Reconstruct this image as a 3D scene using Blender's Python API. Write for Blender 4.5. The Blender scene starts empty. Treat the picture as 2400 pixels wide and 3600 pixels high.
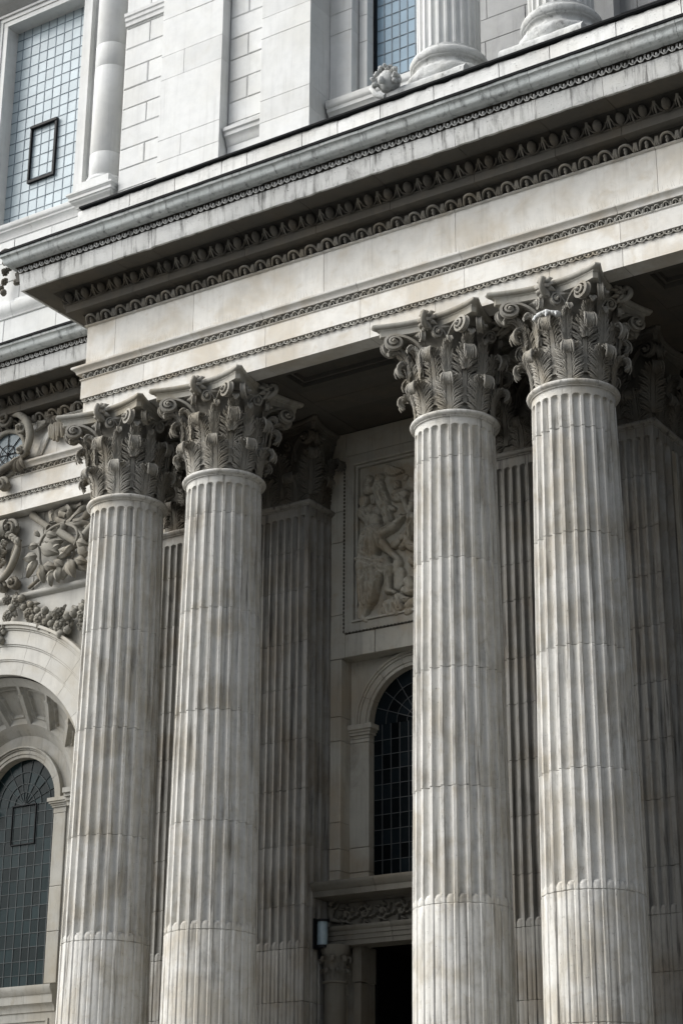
import bpy, math, random
import numpy as np
from mathutils import Matrix, Vector, noise
random.seed(7)
rnd = random.Random(11)
S = bpy.context.scene
C = S.collection
PI = math.pi

# ------------------------------------------------------------------ camera, sky, sun, exposure
PITCH, YAW, ROLL = 0.370094, 0.580962, 0.00694228
f0 = Vector((-math.sin(YAW)*math.cos(PITCH), math.cos(YAW)*math.cos(PITCH), math.sin(PITCH)))
r0 = Vector((math.cos(YAW), math.sin(YAW), 0)); u0 = r0.cross(f0)
cr, sr = math.cos(ROLL), math.sin(ROLL)
rr = cr*r0 + sr*u0; uu = -sr*r0 + cr*u0
cam = bpy.data.cameras.new('camera'); cam_o = bpy.data.objects.new('camera', cam); C.objects.link(cam_o)
cam_o.matrix_world = Matrix(((rr.x, uu.x, -f0.x, 0), (rr.y, uu.y, -f0.y, 0), (rr.z, uu.z, -f0.z, 0), (0, 0, 0, 1)))
cam.sensor_fit = 'VERTICAL'; cam.sensor_height = 36.0; cam.lens = 67.816
cam.clip_start = 0.1; cam.clip_end = 3000
S.camera = cam_o

SUN_DIR = Vector((-0.84, -0.58, 0.84)).normalized()          # towards the sun
el = math.asin(SUN_DIR.z)
W = bpy.data.worlds.new('World'); S.world = W; W.use_nodes = True
wn = W.node_tree.nodes; wl = W.node_tree.links
for n in list(wn): wn.remove(n)
sky = wn.new('ShaderNodeTexSky'); sky.sky_type = 'NISHITA'; sky.sun_disc = False
sky.sun_elevation = el; sky.sun_rotation = math.atan2(SUN_DIR.x, SUN_DIR.y)
sky.air_density = 1.0; sky.dust_density = 3.0; sky.ozone_density = 1.0
bg = wn.new('ShaderNodeBackground'); bg.inputs[1].default_value = 0.058
wo = wn.new('ShaderNodeOutputWorld')
hs = wn.new('ShaderNodeHueSaturation'); hs.inputs['Saturation'].default_value = .35      # cloud-veiled sky
wl.new(sky.outputs[0], hs.inputs['Color']); wl.new(hs.outputs[0], bg.inputs[0]); wl.new(bg.outputs[0], wo.inputs[0])
sun = bpy.data.lights.new('sun', 'SUN'); sun.energy = 1.5; sun.angle = math.radians(62); sun.color = (1.0, 0.985, 0.955)
sun_o = bpy.data.objects.new('sun', sun); C.objects.link(sun_o)
sun_o.rotation_euler = SUN_DIR.to_track_quat('Z', 'Y').to_euler()
S.view_settings.view_transform = 'Standard'; S.view_settings.look = 'None'
S.view_settings.exposure = 1.74; S.view_settings.gamma = 1.0; S.view_settings.use_curve_mapping = False
S.render.engine = 'CYCLES'
S.cycles.max_bounces = 5; S.cycles.diffuse_bounces = 2; S.cycles.glossy_bounces = 3
GROUND = -1.7

# ------------------------------------------------------------------ materials
def nodes_of(name):
    m = bpy.data.materials.new(name); m.use_nodes = True
    t = m.node_tree; b = t.nodes['Principled BSDF']
    return m, t, b
def mixrgb(t, fac, a, b, mode='MIX'):
    n = t.nodes.new('ShaderNodeMix'); n.data_type = 'RGBA'; n.blend_type = mode
    for sock, v in ((n.inputs[0], fac), (n.inputs[6], a), (n.inputs[7], b)):
        if hasattr(v, 'is_output'): t.links.new(v, sock)
        else: sock.default_value = v if not isinstance(v, tuple) else (*v, 1)
    return n.outputs[2]
def ramp(t, src, p0, p1, v0=0.0, v1=1.0):
    n = t.nodes.new('ShaderNodeMapRange'); n.interpolation_type = 'SMOOTHSTEP'
    t.links.new(src, n.inputs[0])
    for i, v in zip((1, 2, 3, 4), (p0, p1, v0, v1)): n.inputs[i].default_value = v
    return n.outputs[0]
def noisen(t, vec, scale, detail=5, rough=0.55, dist=0.0):
    n = t.nodes.new('ShaderNodeTexNoise'); n.inputs['Scale'].default_value = scale
    n.inputs['Detail'].default_value = detail; n.inputs['Roughness'].default_value = rough
    n.inputs['Distortion'].default_value = dist
    t.links.new(vec, n.inputs['Vector']); return n.outputs[0]
def mapping(t, vec, sc):
    n = t.nodes.new('ShaderNodeMapping'); n.inputs['Scale'].default_value = sc
    t.links.new(vec, n.inputs[0]); return n.outputs[0]
def mulv(t, a, b):
    n = t.nodes.new('ShaderNodeMath'); n.operation = 'MULTIPLY'
    for s_, v in ((n.inputs[0], a), (n.inputs[1], b)):
        if hasattr(v, 'is_output'): t.links.new(v, s_)
        else: s_.default_value = v
    return n.outputs[0]
def stone(name, base, warm, dark, warm_amt=.6, streak=.35, soot=.3, pits=.5, bump=.35, var=.10, scale=1.0):   # base, warm stain, grime; amounts
    m, t, b = nodes_of(name)
    g = t.nodes.new('ShaderNodeNewGeometry'); pos = g.outputs['Position']
    big = noisen(t, pos, 0.9*scale, 4, .55, .4)
    mid = noisen(t, pos, 4.5*scale, 6, .6)
    fine = noisen(t, pos, 38, 6, .65)
    col = mixrgb(t, mulv(t, ramp(t, big, .42, .68), warm_amt), base, warm)
    midw = noisen(t, pos, 2.6*scale, 5, .62, .8)
    col = mixrgb(t, mulv(t, ramp(t, midw, .52, .72), warm_amt*.75), col, warm)
    col = mixrgb(t, ramp(t, mid, .35, .75, 0, .35), col, (base[0]*.72, base[1]*.73, base[2]*.74))
    st = noisen(t, mapping(t, pos, (13, 13, .7)), 1.0, 6, .65, .3)
    col = mixrgb(t, mulv(t, ramp(t, st, .50, .74), streak), col, dark)
    so = noisen(t, mapping(t, pos, (1.6, 1.6, .8)), 1.3*scale, 8, .72, .6)
    col = mixrgb(t, mulv(t, ramp(t, so, .52, .74), soot), col, dark)
    lt = noisen(t, mapping(t, pos, (2.2, 2.2, 1.5)), 1.7, 6, .6)
    col = mixrgb(t, ramp(t, lt, .6, .78, 0, .35), col, tuple(min(1, c*1.22) for c in base))
    pt = noisen(t, pos, 55, 3, .5)
    col = mixrgb(t, mulv(t, ramp(t, pt, .68, .76), pits), col, dark)
    oi = t.nodes.new('ShaderNodeObjectInfo')
    v = ramp(t, oi.outputs['Random'], 0, 1, 1-var, 1+var)
    hsv = t.nodes.new('ShaderNodeHueSaturation'); t.links.new(col, hsv.inputs['Color']); t.links.new(v, hsv.inputs['Value'])
    t.links.new(hsv.outputs[0], b.inputs['Base Color'])
    b.inputs['Roughness'].default_value = .86; b.inputs['Specular IOR Level'].default_value = .25
    bm = t.nodes.new('ShaderNodeBump'); bm.inputs['Strength'].default_value = bump; bm.inputs['Distance'].default_value = .012
    h = mixrgb(t, .45, fine, mid); t.links.new(h, bm.inputs['Height'])
    bm2 = t.nodes.new('ShaderNodeBump'); bm2.inputs['Strength'].default_value = bump*.9; bm2.inputs['Distance'].default_value = .02; bm2.invert = True
    t.links.new(ramp(t, pt, .66, .76), bm2.inputs['Height']); t.links.new(bm.outputs[0], bm2.inputs['Normal'])
    t.links.new(bm2.outputs[0], b.inputs['Normal'])
    return m
def plain(name, col, rough=.5, metal=0.0, nscale=8, amt=.3, spec=.5, bump=0.0):
    m, t, b = nodes_of(name)
    g = t.nodes.new('ShaderNodeNewGeometry')
    n = noisen(t, g.outputs['Position'], nscale, 5, .6)
    c = mixrgb(t, ramp(t, n, .3, .75), col, tuple(x*(1-amt) for x in col))
    t.links.new(c, b.inputs['Base Color'])
    b.inputs['Roughness'].default_value = rough; b.inputs['Metallic'].default_value = metal
    b.inputs['Specular IOR Level'].default_value = spec
    if bump:
        bm = t.nodes.new('ShaderNodeBump'); bm.inputs['Strength'].default_value = bump; bm.inputs['Distance'].default_value = .01
        t.links.new(n, bm.inputs['Height']); t.links.new(bm.outputs[0], b.inputs['Normal'])
    return m
def glass(name, col, rough, var, spec=1.0):
    m, t, b = nodes_of(name)
    oi = t.nodes.new('ShaderNodeObjectInfo')
    v = ramp(t, oi.outputs['Random'], 0, 1, 1-var, 1+var)
    g = t.nodes.new('ShaderNodeNewGeometry')
    n = noisen(t, g.outputs['Position'], 3, 3, .5)
    c = mixrgb(t, ramp(t, n, .3, .7, 0, .35), col, tuple(x*.75 for x in col))
    hsv = t.nodes.new('ShaderNodeHueSaturation'); t.links.new(c, hsv.inputs['Color']); t.links.new(v, hsv.inputs['Value'])
    t.links.new(hsv.outputs[0], b.inputs['Base Color'])
    b.inputs['Roughness'].default_value = rough; b.inputs['Specular IOR Level'].default_value = spec
    bm = t.nodes.new('ShaderNodeBump'); bm.inputs['Strength'].default_value = .12; bm.inputs['Distance'].default_value = .01
    n2 = noisen(t, g.outputs['Position'], 6, 2, .5)
    t.links.new(n2, bm.inputs['Height']); t.links.new(bm.outputs[0], b.inputs['Normal'])
    return m
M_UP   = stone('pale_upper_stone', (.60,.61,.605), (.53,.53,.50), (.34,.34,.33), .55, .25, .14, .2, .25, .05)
M_ENT  = stone('entablature_stone', (.64,.63,.595), (.505,.465,.395), (.25,.235,.21), 1.0, .22, .22, .3, .3, .08, 1.5)
M_COR  = stone('weathered_cornice_stone', (.52,.525,.515), (.45,.445,.41), (.085,.085,.08), .4, 1.0, .75, .8, 1.0, .06)
M_GUT  = stone('lichen_grey_gutter_stone', (.46,.49,.485), (.48,.485,.47), (.10,.105,.105), .6, .8, .6, .6, 1.0, .08)
M_SOF  = stone('shade_toned_soffit_stone', (.085,.08,.07), (.11,.092,.068), (.05,.05,.045), .6, .25, .5, .4, .4, .08)  # shade under the cornice is put into this dark colour
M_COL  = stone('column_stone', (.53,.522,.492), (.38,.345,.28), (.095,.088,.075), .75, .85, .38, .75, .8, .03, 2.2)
M_PIL  = stone('pilaster_stone', (.24,.236,.22), (.165,.14,.105), (.045,.042,.038), .7, 1.0, .45, .5, .6, .04, 1.6)  # darker than the columns: portico shade is painted into the stone
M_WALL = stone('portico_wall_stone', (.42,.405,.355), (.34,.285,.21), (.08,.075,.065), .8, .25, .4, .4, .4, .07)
M_NICH = stone('niche_stone', (.31,.305,.28), (.26,.235,.185), (.09,.085,.075), .8, .35, .35, .4, .35, .05)  # darker copy of the wing stone, shade of the niche painted in
M_WING = stone('wing_wall_stone', (.47,.462,.43), (.39,.36,.295), (.16,.15,.135), .7, .2, .25, .3, .3, .05)
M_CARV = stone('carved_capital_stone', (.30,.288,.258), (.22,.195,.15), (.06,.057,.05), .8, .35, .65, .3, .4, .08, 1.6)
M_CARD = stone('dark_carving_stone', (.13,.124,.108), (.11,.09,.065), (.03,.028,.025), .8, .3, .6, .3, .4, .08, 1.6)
M_GRIM = stone('grimy_ornament_stone', (.11,.105,.09), (.10,.085,.06), (.02,.02,.018), .7, .3, .6, .3, .4, .12, 1.6)
M_STRIP = plain('black_edge_strip', (.008,.009,.010), .8, spec=.1)
M_BAR  = plain('lead_came', (.16,.21,.25), .6)
M_BARD = plain('dark_lead_came', (.06,.065,.066), .6)
M_IRON = plain('black_iron_frame', (.008,.009,.011), .6, spec=.15)
M_GUP  = glass('pale_painted_sky_glass', (.41,.48,.515), .3, .07, .12)  # bright sky reflection is painted into the base colour
M_GUP2 = glass('blue_painted_sky_glass', (.26,.37,.46), .3, .08, .12)  # bluer glass, its sky reflection also put in the colour
M_GLO  = glass('dark_teal_glass', (.010,.019,.021), .25, .4, .06)
M_GIN  = glass('black_window_glass', (.006,.009,.011), .2, .6, .08)
M_VOID = plain('unlit_interior', (.006,.006,.006), 1.0, spec=0)
M_WIRE = plain('bird_spike_wire', (.10,.10,.095), .5)
M_LAMP = plain('lamp_glass_cylinder', (.24,.31,.35), .35)
M_GRND = plain('paving', (.065,.065,.063), .9, nscale=.6, amt=.3)

# ------------------------------------------------------------------ helpers
def tag(o, label=None, cat=None, group=None, kind=None):
    if label: o['label'] = label
    if cat: o['category'] = cat
    if group: o['group'] = group
    if kind: o['kind'] = kind
    elif label and cat: o['kind'] = 'thing'
    return o
def empty(name, loc=(0,0,0), label=None, cat=None, group=None, kind=None):
    o = bpy.data.objects.new(name, None); o.location = loc; C.objects.link(o); o.empty_display_size = .2
    return tag(o, label, cat, group, kind)
def mkmesh(name, v, f, mat, smooth=None):
    me = bpy.data.meshes.new(name); me.from_pydata([tuple(p) for p in v], [], [tuple(q) for q in f])
    me.materials.append(mat)
    if smooth is not None:
        me.shade_smooth()
        if smooth < 180: me.set_sharp_from_angle(angle=math.radians(smooth))
    return me
def link(name, me, parent=None, loc=(0,0,0), rot=(0,0,0), sc=(1,1,1)):
    o = bpy.data.objects.new(name, me); C.objects.link(o)
    if parent is not None: o.parent = parent
    o.location = loc; o.rotation_euler = rot; o.scale = sc
    return o
class MB:
    def __init__(s): s.v = []; s.f = []
    def add(s, v, f):
        n = len(s.v); s.v += [tuple(p) for p in v]; s.f += [tuple(i+n for i in q) for q in f]
    def box(s, x0, x1, y0, y1, z0, z1):
        s.add([(x0,y0,z0),(x1,y0,z0),(x1,y1,z0),(x0,y1,z0),(x0,y0,z1),(x1,y0,z1),(x1,y1,z1),(x0,y1,z1)],
              [(0,3,2,1),(4,5,6,7),(0,1,5,4),(1,2,6,5),(2,3,7,6),(3,0,4,7)])
    def tube(s, pts, rad, n=8, cap=True):
        pts = [Vector(p) for p in pts]; rs = rad if isinstance(rad, (list, tuple)) else [rad]*len(pts)
        V = []; up = None
        for i, p in enumerate(pts):
            d = (pts[min(i+1, len(pts)-1)] - pts[max(i-1, 0)]).normalized()
            if up is None:
                up = Vector((0,0,1)) if abs(d.z) < .9 else Vector((1,0,0))
            a = d.cross(up).normalized(); b = a.cross(d).normalized(); up = b
            for k in range(n):
                t = 2*PI*k/n; V.append(p + (a*math.cos(t)+b*math.sin(t))*rs[i])
        F = []
        for i in range(len(pts)-1):
            for k in range(n):
                F.append((i*n+k, i*n+(k+1)%n, (i+1)*n+(k+1)%n, (i+1)*n+k))
        if cap: F += [tuple(range(n-1,-1,-1)), tuple((len(pts)-1)*n+k for k in range(n))]
        s.add(V, F)
    def lathe(s, prof, n=32, c=(0,0,0), a0=0, a1=2*PI, ax='z'):
        full = abs(a1-a0-2*PI) < 1e-6; m = n if full else n+1; V = []
        for r, z in prof:
            for k in range(m):
                t = a0+(a1-a0)*k/n; p = (r*math.cos(t), r*math.sin(t), z)
                if ax == 'y': p = (p[0], p[2], p[1])
                V.append((c[0]+p[0], c[1]+p[1], c[2]+p[2]))
        F = []
        for i in range(len(prof)-1):
            for k in range(n if full else n):
                k2 = (k+1) % m
                if not full and k == n: continue
                F.append((i*m+k, i*m+k2, (i+1)*m+k2, (i+1)*m+k))
        s.add(V, F)
    def blob(s, c, r, n=10, m=7, f=None):
        V = []; F = []
        for i in range(m+1):
            ph = PI*i/m
            for k in range(n):
                t = 2*PI*k/n; d = Vector((math.sin(ph)*math.cos(t), math.sin(ph)*math.sin(t), math.cos(ph)))
                q = (f(d) if f else 1.0)
                rr_ = r if isinstance(r, (tuple, list)) else (r, r, r)
                V.append((c[0]+d.x*rr_[0]*q, c[1]+d.y*rr_[1]*q, c[2]+d.z*rr_[2]*q))
        for i in range(m):
            for k in range(n): F.append((i*n+k, (i+1)*n+k, (i+1)*n+(k+1)%n, i*n+(k+1)%n))
        s.add(V, F)
    def mesh(s, name, mat, smooth=None): return mkmesh(name, s.v, s.f, mat, smooth)
    def build(s, name, mat, parent=None, smooth=None, **k): return link(name, s.mesh(name, mat, smooth), parent, **k)
def cr_spline(P, n=6):
    P = [np.array(p, float) for p in P]; P = [2*P[0]-P[1]]+P+[2*P[-1]-P[-2]]; out = []
    for i in range(1, len(P)-2):
        for k in range(n):
            t = k/n; a, b, c, d = P[i-1:i+3]
            out.append(.5*((2*b)+(-a+c)*t+(2*a-5*b+4*c-d)*t*t+(-a+3*b-3*c+d)*t**3))
    out.append(P[-2]); return [tuple(map(float, q)) for q in out]

def ashlar(x0, x1, z0, z1, y, depth, mat, parent, ch=.007, gap=.003, name='stone'):
    """one squared stone, its front arrises worn; slightly proud or sunk"""
    x0 += gap; x1 -= gap; z0 += gap; z1 -= gap; yy = y + rnd.uniform(-.003, .003)
    c = [ch*rnd.uniform(.7, 1.5) for _ in range(4)]
    V = [(x0+c[0],yy,z0+c[1]),(x1-c[2],yy,z0+c[1]),(x1-c[2],yy,z1-c[3]),(x0+c[0],yy,z1-c[3]),
         (x0,yy+ch,z0),(x1,yy+ch,z0),(x1,yy+ch,z1),(x0,yy+ch,z1),
         (x0,y+depth,z0),(x1,y+depth,z0),(x1,y+depth,z1),(x0,y+depth,z1)]
    F = [(0,1,2,3)]
    for i in range(4):
        j = (i+1)%4; F.append((4+i,4+j,j,i)); F.append((8+i,8+j,4+j,4+i))
    F.append((11,10,9,8))
    return link(name, mkmesh(name, V, F, mat), parent)
def ashlar_side(y0, y1, z0, z1, x, mat, parent, depth=.2, ch=.007, gap=.003):
    """stone whose face looks towards +X"""
    y0 += gap; y1 -= gap; z0 += gap; z1 -= gap
    V = [(x,y0+ch,z0+ch),(x,y1-ch,z0+ch),(x,y1-ch,z1-ch),(x,y0+ch,z1-ch),
         (x-ch,y0,z0),(x-ch,y1,z0),(x-ch,y1,z1),(x-ch,y0,z1),
         (x-depth,y0,z0),(x-depth,y1,z0),(x-depth,y1,z1),(x-depth,y0,z1)]
    F = [(0,1,2,3)]
    for i in range(4):
        j = (i+1)%4; F.append((4+i,4+j,j,i)); F.append((8+i,8+j,4+j,4+i))
    F.append((11,10,9,8))
    return link('stone', mkmesh('stone', V, F, mat), parent)
def courses(x0, x1, zs, y, depth, mat, parent, width=.9, ch=.007, gap=.003, seed=0):
    r = random.Random(seed)
    for i in range(len(zs)-1):
        x = x0; off = (i%2)*width*.5
        cuts = [x0]; c = x0 + width*r.uniform(.8,1.1) - off
        while c < x1-.18:
            if c > x0+.18: cuts.append(c)
            c += width*r.uniform(.85,1.15)
        cuts.append(x1)
        for a, b in zip(cuts, cuts[1:]): ashlar(a, b, zs[i], zs[i+1], y, depth, mat, parent, ch, gap)

def sweep(name, prof, x0, x1, Y, mat, parent, back=.25, corner=None, yend=None, seg=.12, jit=0.0, smooth=40, gap=.003):
    """a length of moulding; prof = (projection, z) from bottom to top; corner = x of the wall's corner where it turns back"""
    zb, zt = prof[0][1], prof[-1][1]
    P = [(-back, zb)] + list(prof) + [(-back, zt)]
    if jit:   # subdivide straight runs so that the worn edge can wander
        Q = [P[0]]
        for a, b in zip(P, P[1:]):
            d = math.hypot(b[0]-a[0], b[1]-a[1]); k = max(1, int(d/.09)) if a[0] > -.1 and b[0] > -.1 else 1
            for i in range(1, k+1): Q.append((a[0]+(b[0]-a[0])*i/k, a[1]+(b[1]-a[1])*i/k))
        P = Q
    st = []
    if corner is None:
        n = max(1, int((x1-x0)/seg)) if jit else 1
        for i in range(n+1): st.append(('x', x1-gap-(x1-x0-2*gap)*i/n))
    else:
        n = max(1, int((x1-corner)/seg)) if jit else 1
        for i in range(n): st.append(('x', x1-gap-(x1-corner-gap)*i/n))
        st.append(('c', 0)); m = max(1, int((yend-Y)/.3)) if jit else 1
        for i in range(1, m+1): st.append(('y', Y+(yend-Y)*i/m))
    V = []
    for kind, s in st:
        for p, z in P:
            if kind == 'x': q = [max(s, (corner-p) if corner is not None else -1e9), Y-p, z]
            elif kind == 'c': q = [corner-p, Y-p, z]
            else: q = [corner-p, max(s, Y-p), z]
            if jit and p > -.1:
                nz = noise.noise(Vector((q[0]*7, q[1]*7+z*3, z*9))); n2 = noise.noise(Vector((q[0]*19, q[1]*3, z*23+5)))
                e = jit*(nz+.7*n2); q[1] -= e; q[2] += e*.9
            V.append(q)
    k = len(P); F = []
    for i in range(len(st)-1):
        for j in range(k):
            F.append((i*k+j, i*k+(j+1)%k, (i+1)*k+(j+1)%k, (i+1)*k+j))
    F.append(tuple(range(k-1,-1,-1))); F.append(tuple((len(st)-1)*k+j for j in range(k)))
    F = [tuple(reversed(q)) for q in F]
    return link(name, mkmesh(name, V, F, mat, smooth), parent)

# ------------------------------------------------------------------ acanthus leaf, volutes, flowers
def leaf_mesh(name, mat, path, w0, wrap=.9, lobes=5, ns=40, nt=8, tipw=.42, relief=1.0):
    """carved acanthus leaf; path = (outward, z) of its spine, local -Y is outward: a hollowed blade
    with a grooved midrib, side lobes split into fingers, and a fringed tip that curls over"""
    sp = cr_spline([(a, b, 0) for a, b in path], 8); sp = np.array(sp)[:, :2]
    d = np.r_[0, np.cumsum(np.hypot(*np.diff(sp, axis=0).T))]; LEN = d[-1]; d /= LEN
    def P(s, t, h):
        s_ = max(0, min(1, s)); o = np.interp(s_, d, sp[:,0]); z = np.interp(s_, d, sp[:,1])
        e = 1e-2; to = np.interp(min(1,s_+e),d,sp[:,0])-np.interp(max(0,s_-e),d,sp[:,0]); tz = np.interp(min(1,s_+e),d,sp[:,1])-np.interp(max(0,s_-e),d,sp[:,1])
        L = math.hypot(to, tz) or 1; no, nz = tz/L, -to/L
        if s > 1: o += to/L*(s-1)*LEN; z += tz/L*(s-1)*LEN
        w = w0*(.86+.14*math.sin(PI*min(1, s_*1.2)))*(1-(1-tipw)*max(0,(s_-.6)/.4)**1.5)
        x = t*w; roll = -.07*t*t*max(0, s_-.45)
        return (x, -(o+no*(h+roll)) + wrap*x*x, z+nz*(h+roll)-.05*t*t*max(0, s_-.6))
    b = MB(); V = []; F = []; n = nt+1
    for i in range(ns+1):
        s = i/ns; lob = abs(math.sin(PI*(s*lobes+.1)))**.5
        for j in range(nt+1):
            t = (-1+2*j/nt)*(.46+.16*lob)*(1 if s < .8 else 1-.4*(s-.8)/.2); V.append(P(s, t, -.006+.010*math.cos(t*4)))
    for i in range(ns):
        for j in range(nt): F.append((i*n+j, i*n+j+1, (i+1)*n+j+1, (i+1)*n+j))
    N = len(V); V += [(x*.97, y+.02, z) for x, y, z in V]; F += [tuple(N+q for q in reversed(f)) for f in F]
    for i in range(ns): F += [(i*n, (i+1)*n, (i+1)*n+N, i*n+N), ((i+1)*n+nt, i*n+nt, i*n+nt+N, (i+1)*n+nt+N)]
    F += [tuple(range(ns*n, ns*n+n))+tuple(range(N+ns*n+nt, N+ns*n-1, -1))]
    b.add(V, F)
    for t0 in (-.13,-.045,.045,.13):                       # grooved midrib
        b.tube([P(s, t0*(1-.35*s), .012*relief) for s in np.linspace(0,.86,9)], [.011,.011,.011,.010,.010,.009,.008,.007,.004], 5, False)
    for sg in (-1, 1):
        for k in range(int(lobes)):
            s0 = (k+.05)/lobes*.80
            for q, (es, et, rad) in enumerate(((.10,.98,.011),(.155,1.08,.013),(.205,.92,.013),(.24,.66,.012),(.25,.42,.010))):
                es *= 5/lobes
                pts = []
                for u in (0,.3,.6,.85,1.0):
                    ss = s0+.03*q+(es-.02*q)*u**1.1; tt = .19+(et-.19)*u**(.85 if q < 2 else 1.2)*(1 if u < .9 else .98)
                    pts.append(P(min(ss,.99), sg*tt, (.004+.020*math.sin(PI*min(1,u*.75+.15)))*relief))
                b.tube(pts, [rad*.55, rad*.95, rad*1.15, rad*.8, rad*.15], 5, False)
    for k in range(7):                                      # fringe of the curled tip, seen on its back as it rolls over
        t0 = -1+k/3; ab = abs(t0); pts = []; rd = []
        for u in (0, .2, .4, .6, .8, .93, 1.0):
            pts.append(P(.80+.27*u-.09*ab*ab*u, t0*(.22+.80*u**.9), -.010-.014*math.sin(PI*min(1, .15+u*.75)))); rd.append((.006+.010*math.sin(PI*min(1, .1+u*.85)))*(1 if u < 1 else .2))
        b.tube(pts, rd, 7, False)
    return b.mesh(name, mat, 75)
def volute_mesh(name, mat, L, H, R, width=.075, thick=.022, turns=1.9, bulge=.05):
    """scroll in the XZ plane: rises from (0,0), curls at (L,H); local -Y is the visible side"""
    P = []
    n0 = 10
    for i in range(n0):                               # stalk from the caulicole up over the scroll
        t = i/n0; a = t*PI/2
        P.append((L*math.sin(a)**1.25*1.0, (H+R)*math.sin(a*.98+.02)**.9 if 0 else (H+R)*(1-math.cos(a))**.0*math.sin(a), 0))
    P = [(L*(1-math.cos(i/n0*PI/2)), (H+R)*math.sin(i/n0*PI/2), 0.0) for i in range(n0)]
    m = int(turns*18)
    for i in range(m+1):
        t = i/m; a = PI/2 - t*turns*2*PI; r = R*(1-t)**.85 + .012
        P.append((L+r*math.cos(a), H+r*math.sin(a), t))
    b = MB(); V = []; F = []
    sec = [(-.5,-.5),(-.42,.5),(-.30,.5),(-.22,.05),(.22,.05),(.30,.5),(.42,.5),(.5,-.5)]
    k = len(sec)
    for i, (x, z, t) in enumerate(P):
        x1, z1 = P[min(i+1,len(P)-1)][:2]; x_, z_ = P[max(i-1,0)][:2]
        dx, dz = x1-x_, z1-z_; l = math.hypot(dx, dz) or 1; nx, nz = -dz/l, dx/l
        sc = .55+.45*min(1, i/8); th = thick*(1-.45*t)
        for (a, c) in sec:
            V.append((x+nx*c*th*1.4, a*width*sc - bulge*t, z+nz*c*th*1.4))
    for i in range(len(P)-1):
        for j in range(k): F.append((i*k+j, i*k+(j+1)%k, (i+1)*k+(j+1)%k, (i+1)*k+j))
    F.append(tuple(range(k))); b.add(V, F)
    b.blob((L, -bulge-.02, H), (.026,.05,.026), 10, 6)
    b.blob((L, 0, H), (R*.92,.022,R*.92), 14, 4)      # the web behind the scroll
    return b.mesh(name, mat, 50)
def flower_mesh(name, mat, R=.13):
    b = MB()
    for ring, (nk, r1, yy, w) in enumerate(((9, R, 0, .030), (7, R*.72, -.04, .024))):
        for k in range(nk):
            a = 2*PI*k/nk + .2+ring*.4; c, s_ = math.cos(a), math.sin(a)
            b.tube([(c*.02,-.03+yy,s_*.02),(c*r1*.5,-.085+yy,s_*r1*.5),(c*r1*.85,-.075+yy,s_*r1*.85),(c*r1*1.05,-.03+yy,s_*r1*1.05)], [w*.5,w,w*.95,w*.2], 6)
    b.tube(cr_spline([(0,0,-.05),(0,-.11,-.09),(.02,-.19,-.04),(.035,-.185,.045),(-.01,-.15,.06),(-.03,-.15,.02)],4), [.034]*8+[.032]*5+[.028]*4+[.022]*4, 8)
    return b.mesh(name, mat, 60)
def small_flower(name, mat):
    b = MB()
    for k in range(5):
        a = -PI*.1-PI*.8*k/4; b.tube([(0,0,0),(.02*math.cos(a),-.02,-.02+.01*math.sin(a)),(.035*math.cos(a),-.035,-.045+.02*math.sin(a))],[.012,.014,.005],6)
    return b.mesh(name, mat, 60)

LOW_PATH = [(.0,.0),(.015,.14),(.035,.27),(.085,.37),(.15,.405),(.195,.375),(.205,.325),(.18,.30)]
UP_PATH  = [(.0,.10),(.015,.32),(.04,.52),(.10,.68),(.175,.735),(.235,.705),(.25,.65),(.22,.62)]
def make_leaves(mat):
    return dict(
        low=leaf_mesh('leaf', mat, LOW_PATH, .185, .85, 5),
        up=leaf_mesh('leaf', mat, UP_PATH, .19, .75, 7),
        top=leaf_mesh('leaf', mat, [(.0,.45),(.02,.62),(.05,.78),(.12,.86),(.18,.85),(.20,.81)], .10, .6, 4),
        vol=volute_mesh('volute', mat, .33, .30, .098, .085, .024, 1.9, .05),
        hel=volute_mesh('volute', mat, .20, .30, .085, .070, .020, 1.7, .03),
        flo=flower_mesh('flower', mat))
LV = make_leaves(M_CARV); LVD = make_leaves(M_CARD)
b = MB(); b.lathe([(.020,0),(.032,.05),(.040,.10),(.052,.13),(.040,.15),(.055,.17),(.038,.19),(.045,.26),(.07,.34),(.075,.37),(.0,.37)], 12)
for k in range(8):
    a = 2*PI*k/8; b.tube([(.04*math.cos(a),.04*math.sin(a),.20),(.065*math.cos(a),.065*math.sin(a),.30),(.09*math.cos(a),.09*math.sin(a),.385)],[.012,.016,.006],6)
CAUL = b.mesh('leaf_stalk', M_CARV, 50); CAULD = CAUL.copy(); CAULD.materials[0] = M_CARD

def abacus_mesh(name, mat, hx=.80, hy=.80, sag=.155, cut=.075, sides=4):
    """concave-sided slab with clipped corners and a roll moulding"""
    pts = []
    for s in range(4):
        a = s*PI/2; n = 14
        for i in range(n+1):
            t = -1+2*i/n; x = t*(hx-cut*.6); y = -hy + sag*(1-t*t)
            pts.append((x*math.cos(a)-y*math.sin(a), x*math.sin(a)+y*math.cos(a)))
    rings = [(.885,0),(.895,.004),(.90,.075),(.915,.085),(.925,.09),(.925,.10),(.955,.105),(.985,.118),(1.0,.138),(.995,.158),(.975,.168)]
    V = []; F = []; m = len(pts)
    for sc, z in rings:
        for x, y in pts: V.append((x*sc, y*sc, z))
    for i in range(len(rings)-1):
        for j in range(m): F.append((i*m+j, i*m+(j+1)%m, (i+1)*m+(j+1)%m, (i+1)*m+j))
    F.append(tuple(range(m-1,-1,-1))); F.append(tuple((len(rings)-1)*m+j for j in range(m)))
    return mkmesh(name, V, F, mat, 38)
M_ABA = stone('abacus_stone', (.36,.35,.315), (.29,.26,.20), (.08,.075,.065), .8, .35, .4, .4, .4, .05, 1.4)
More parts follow.
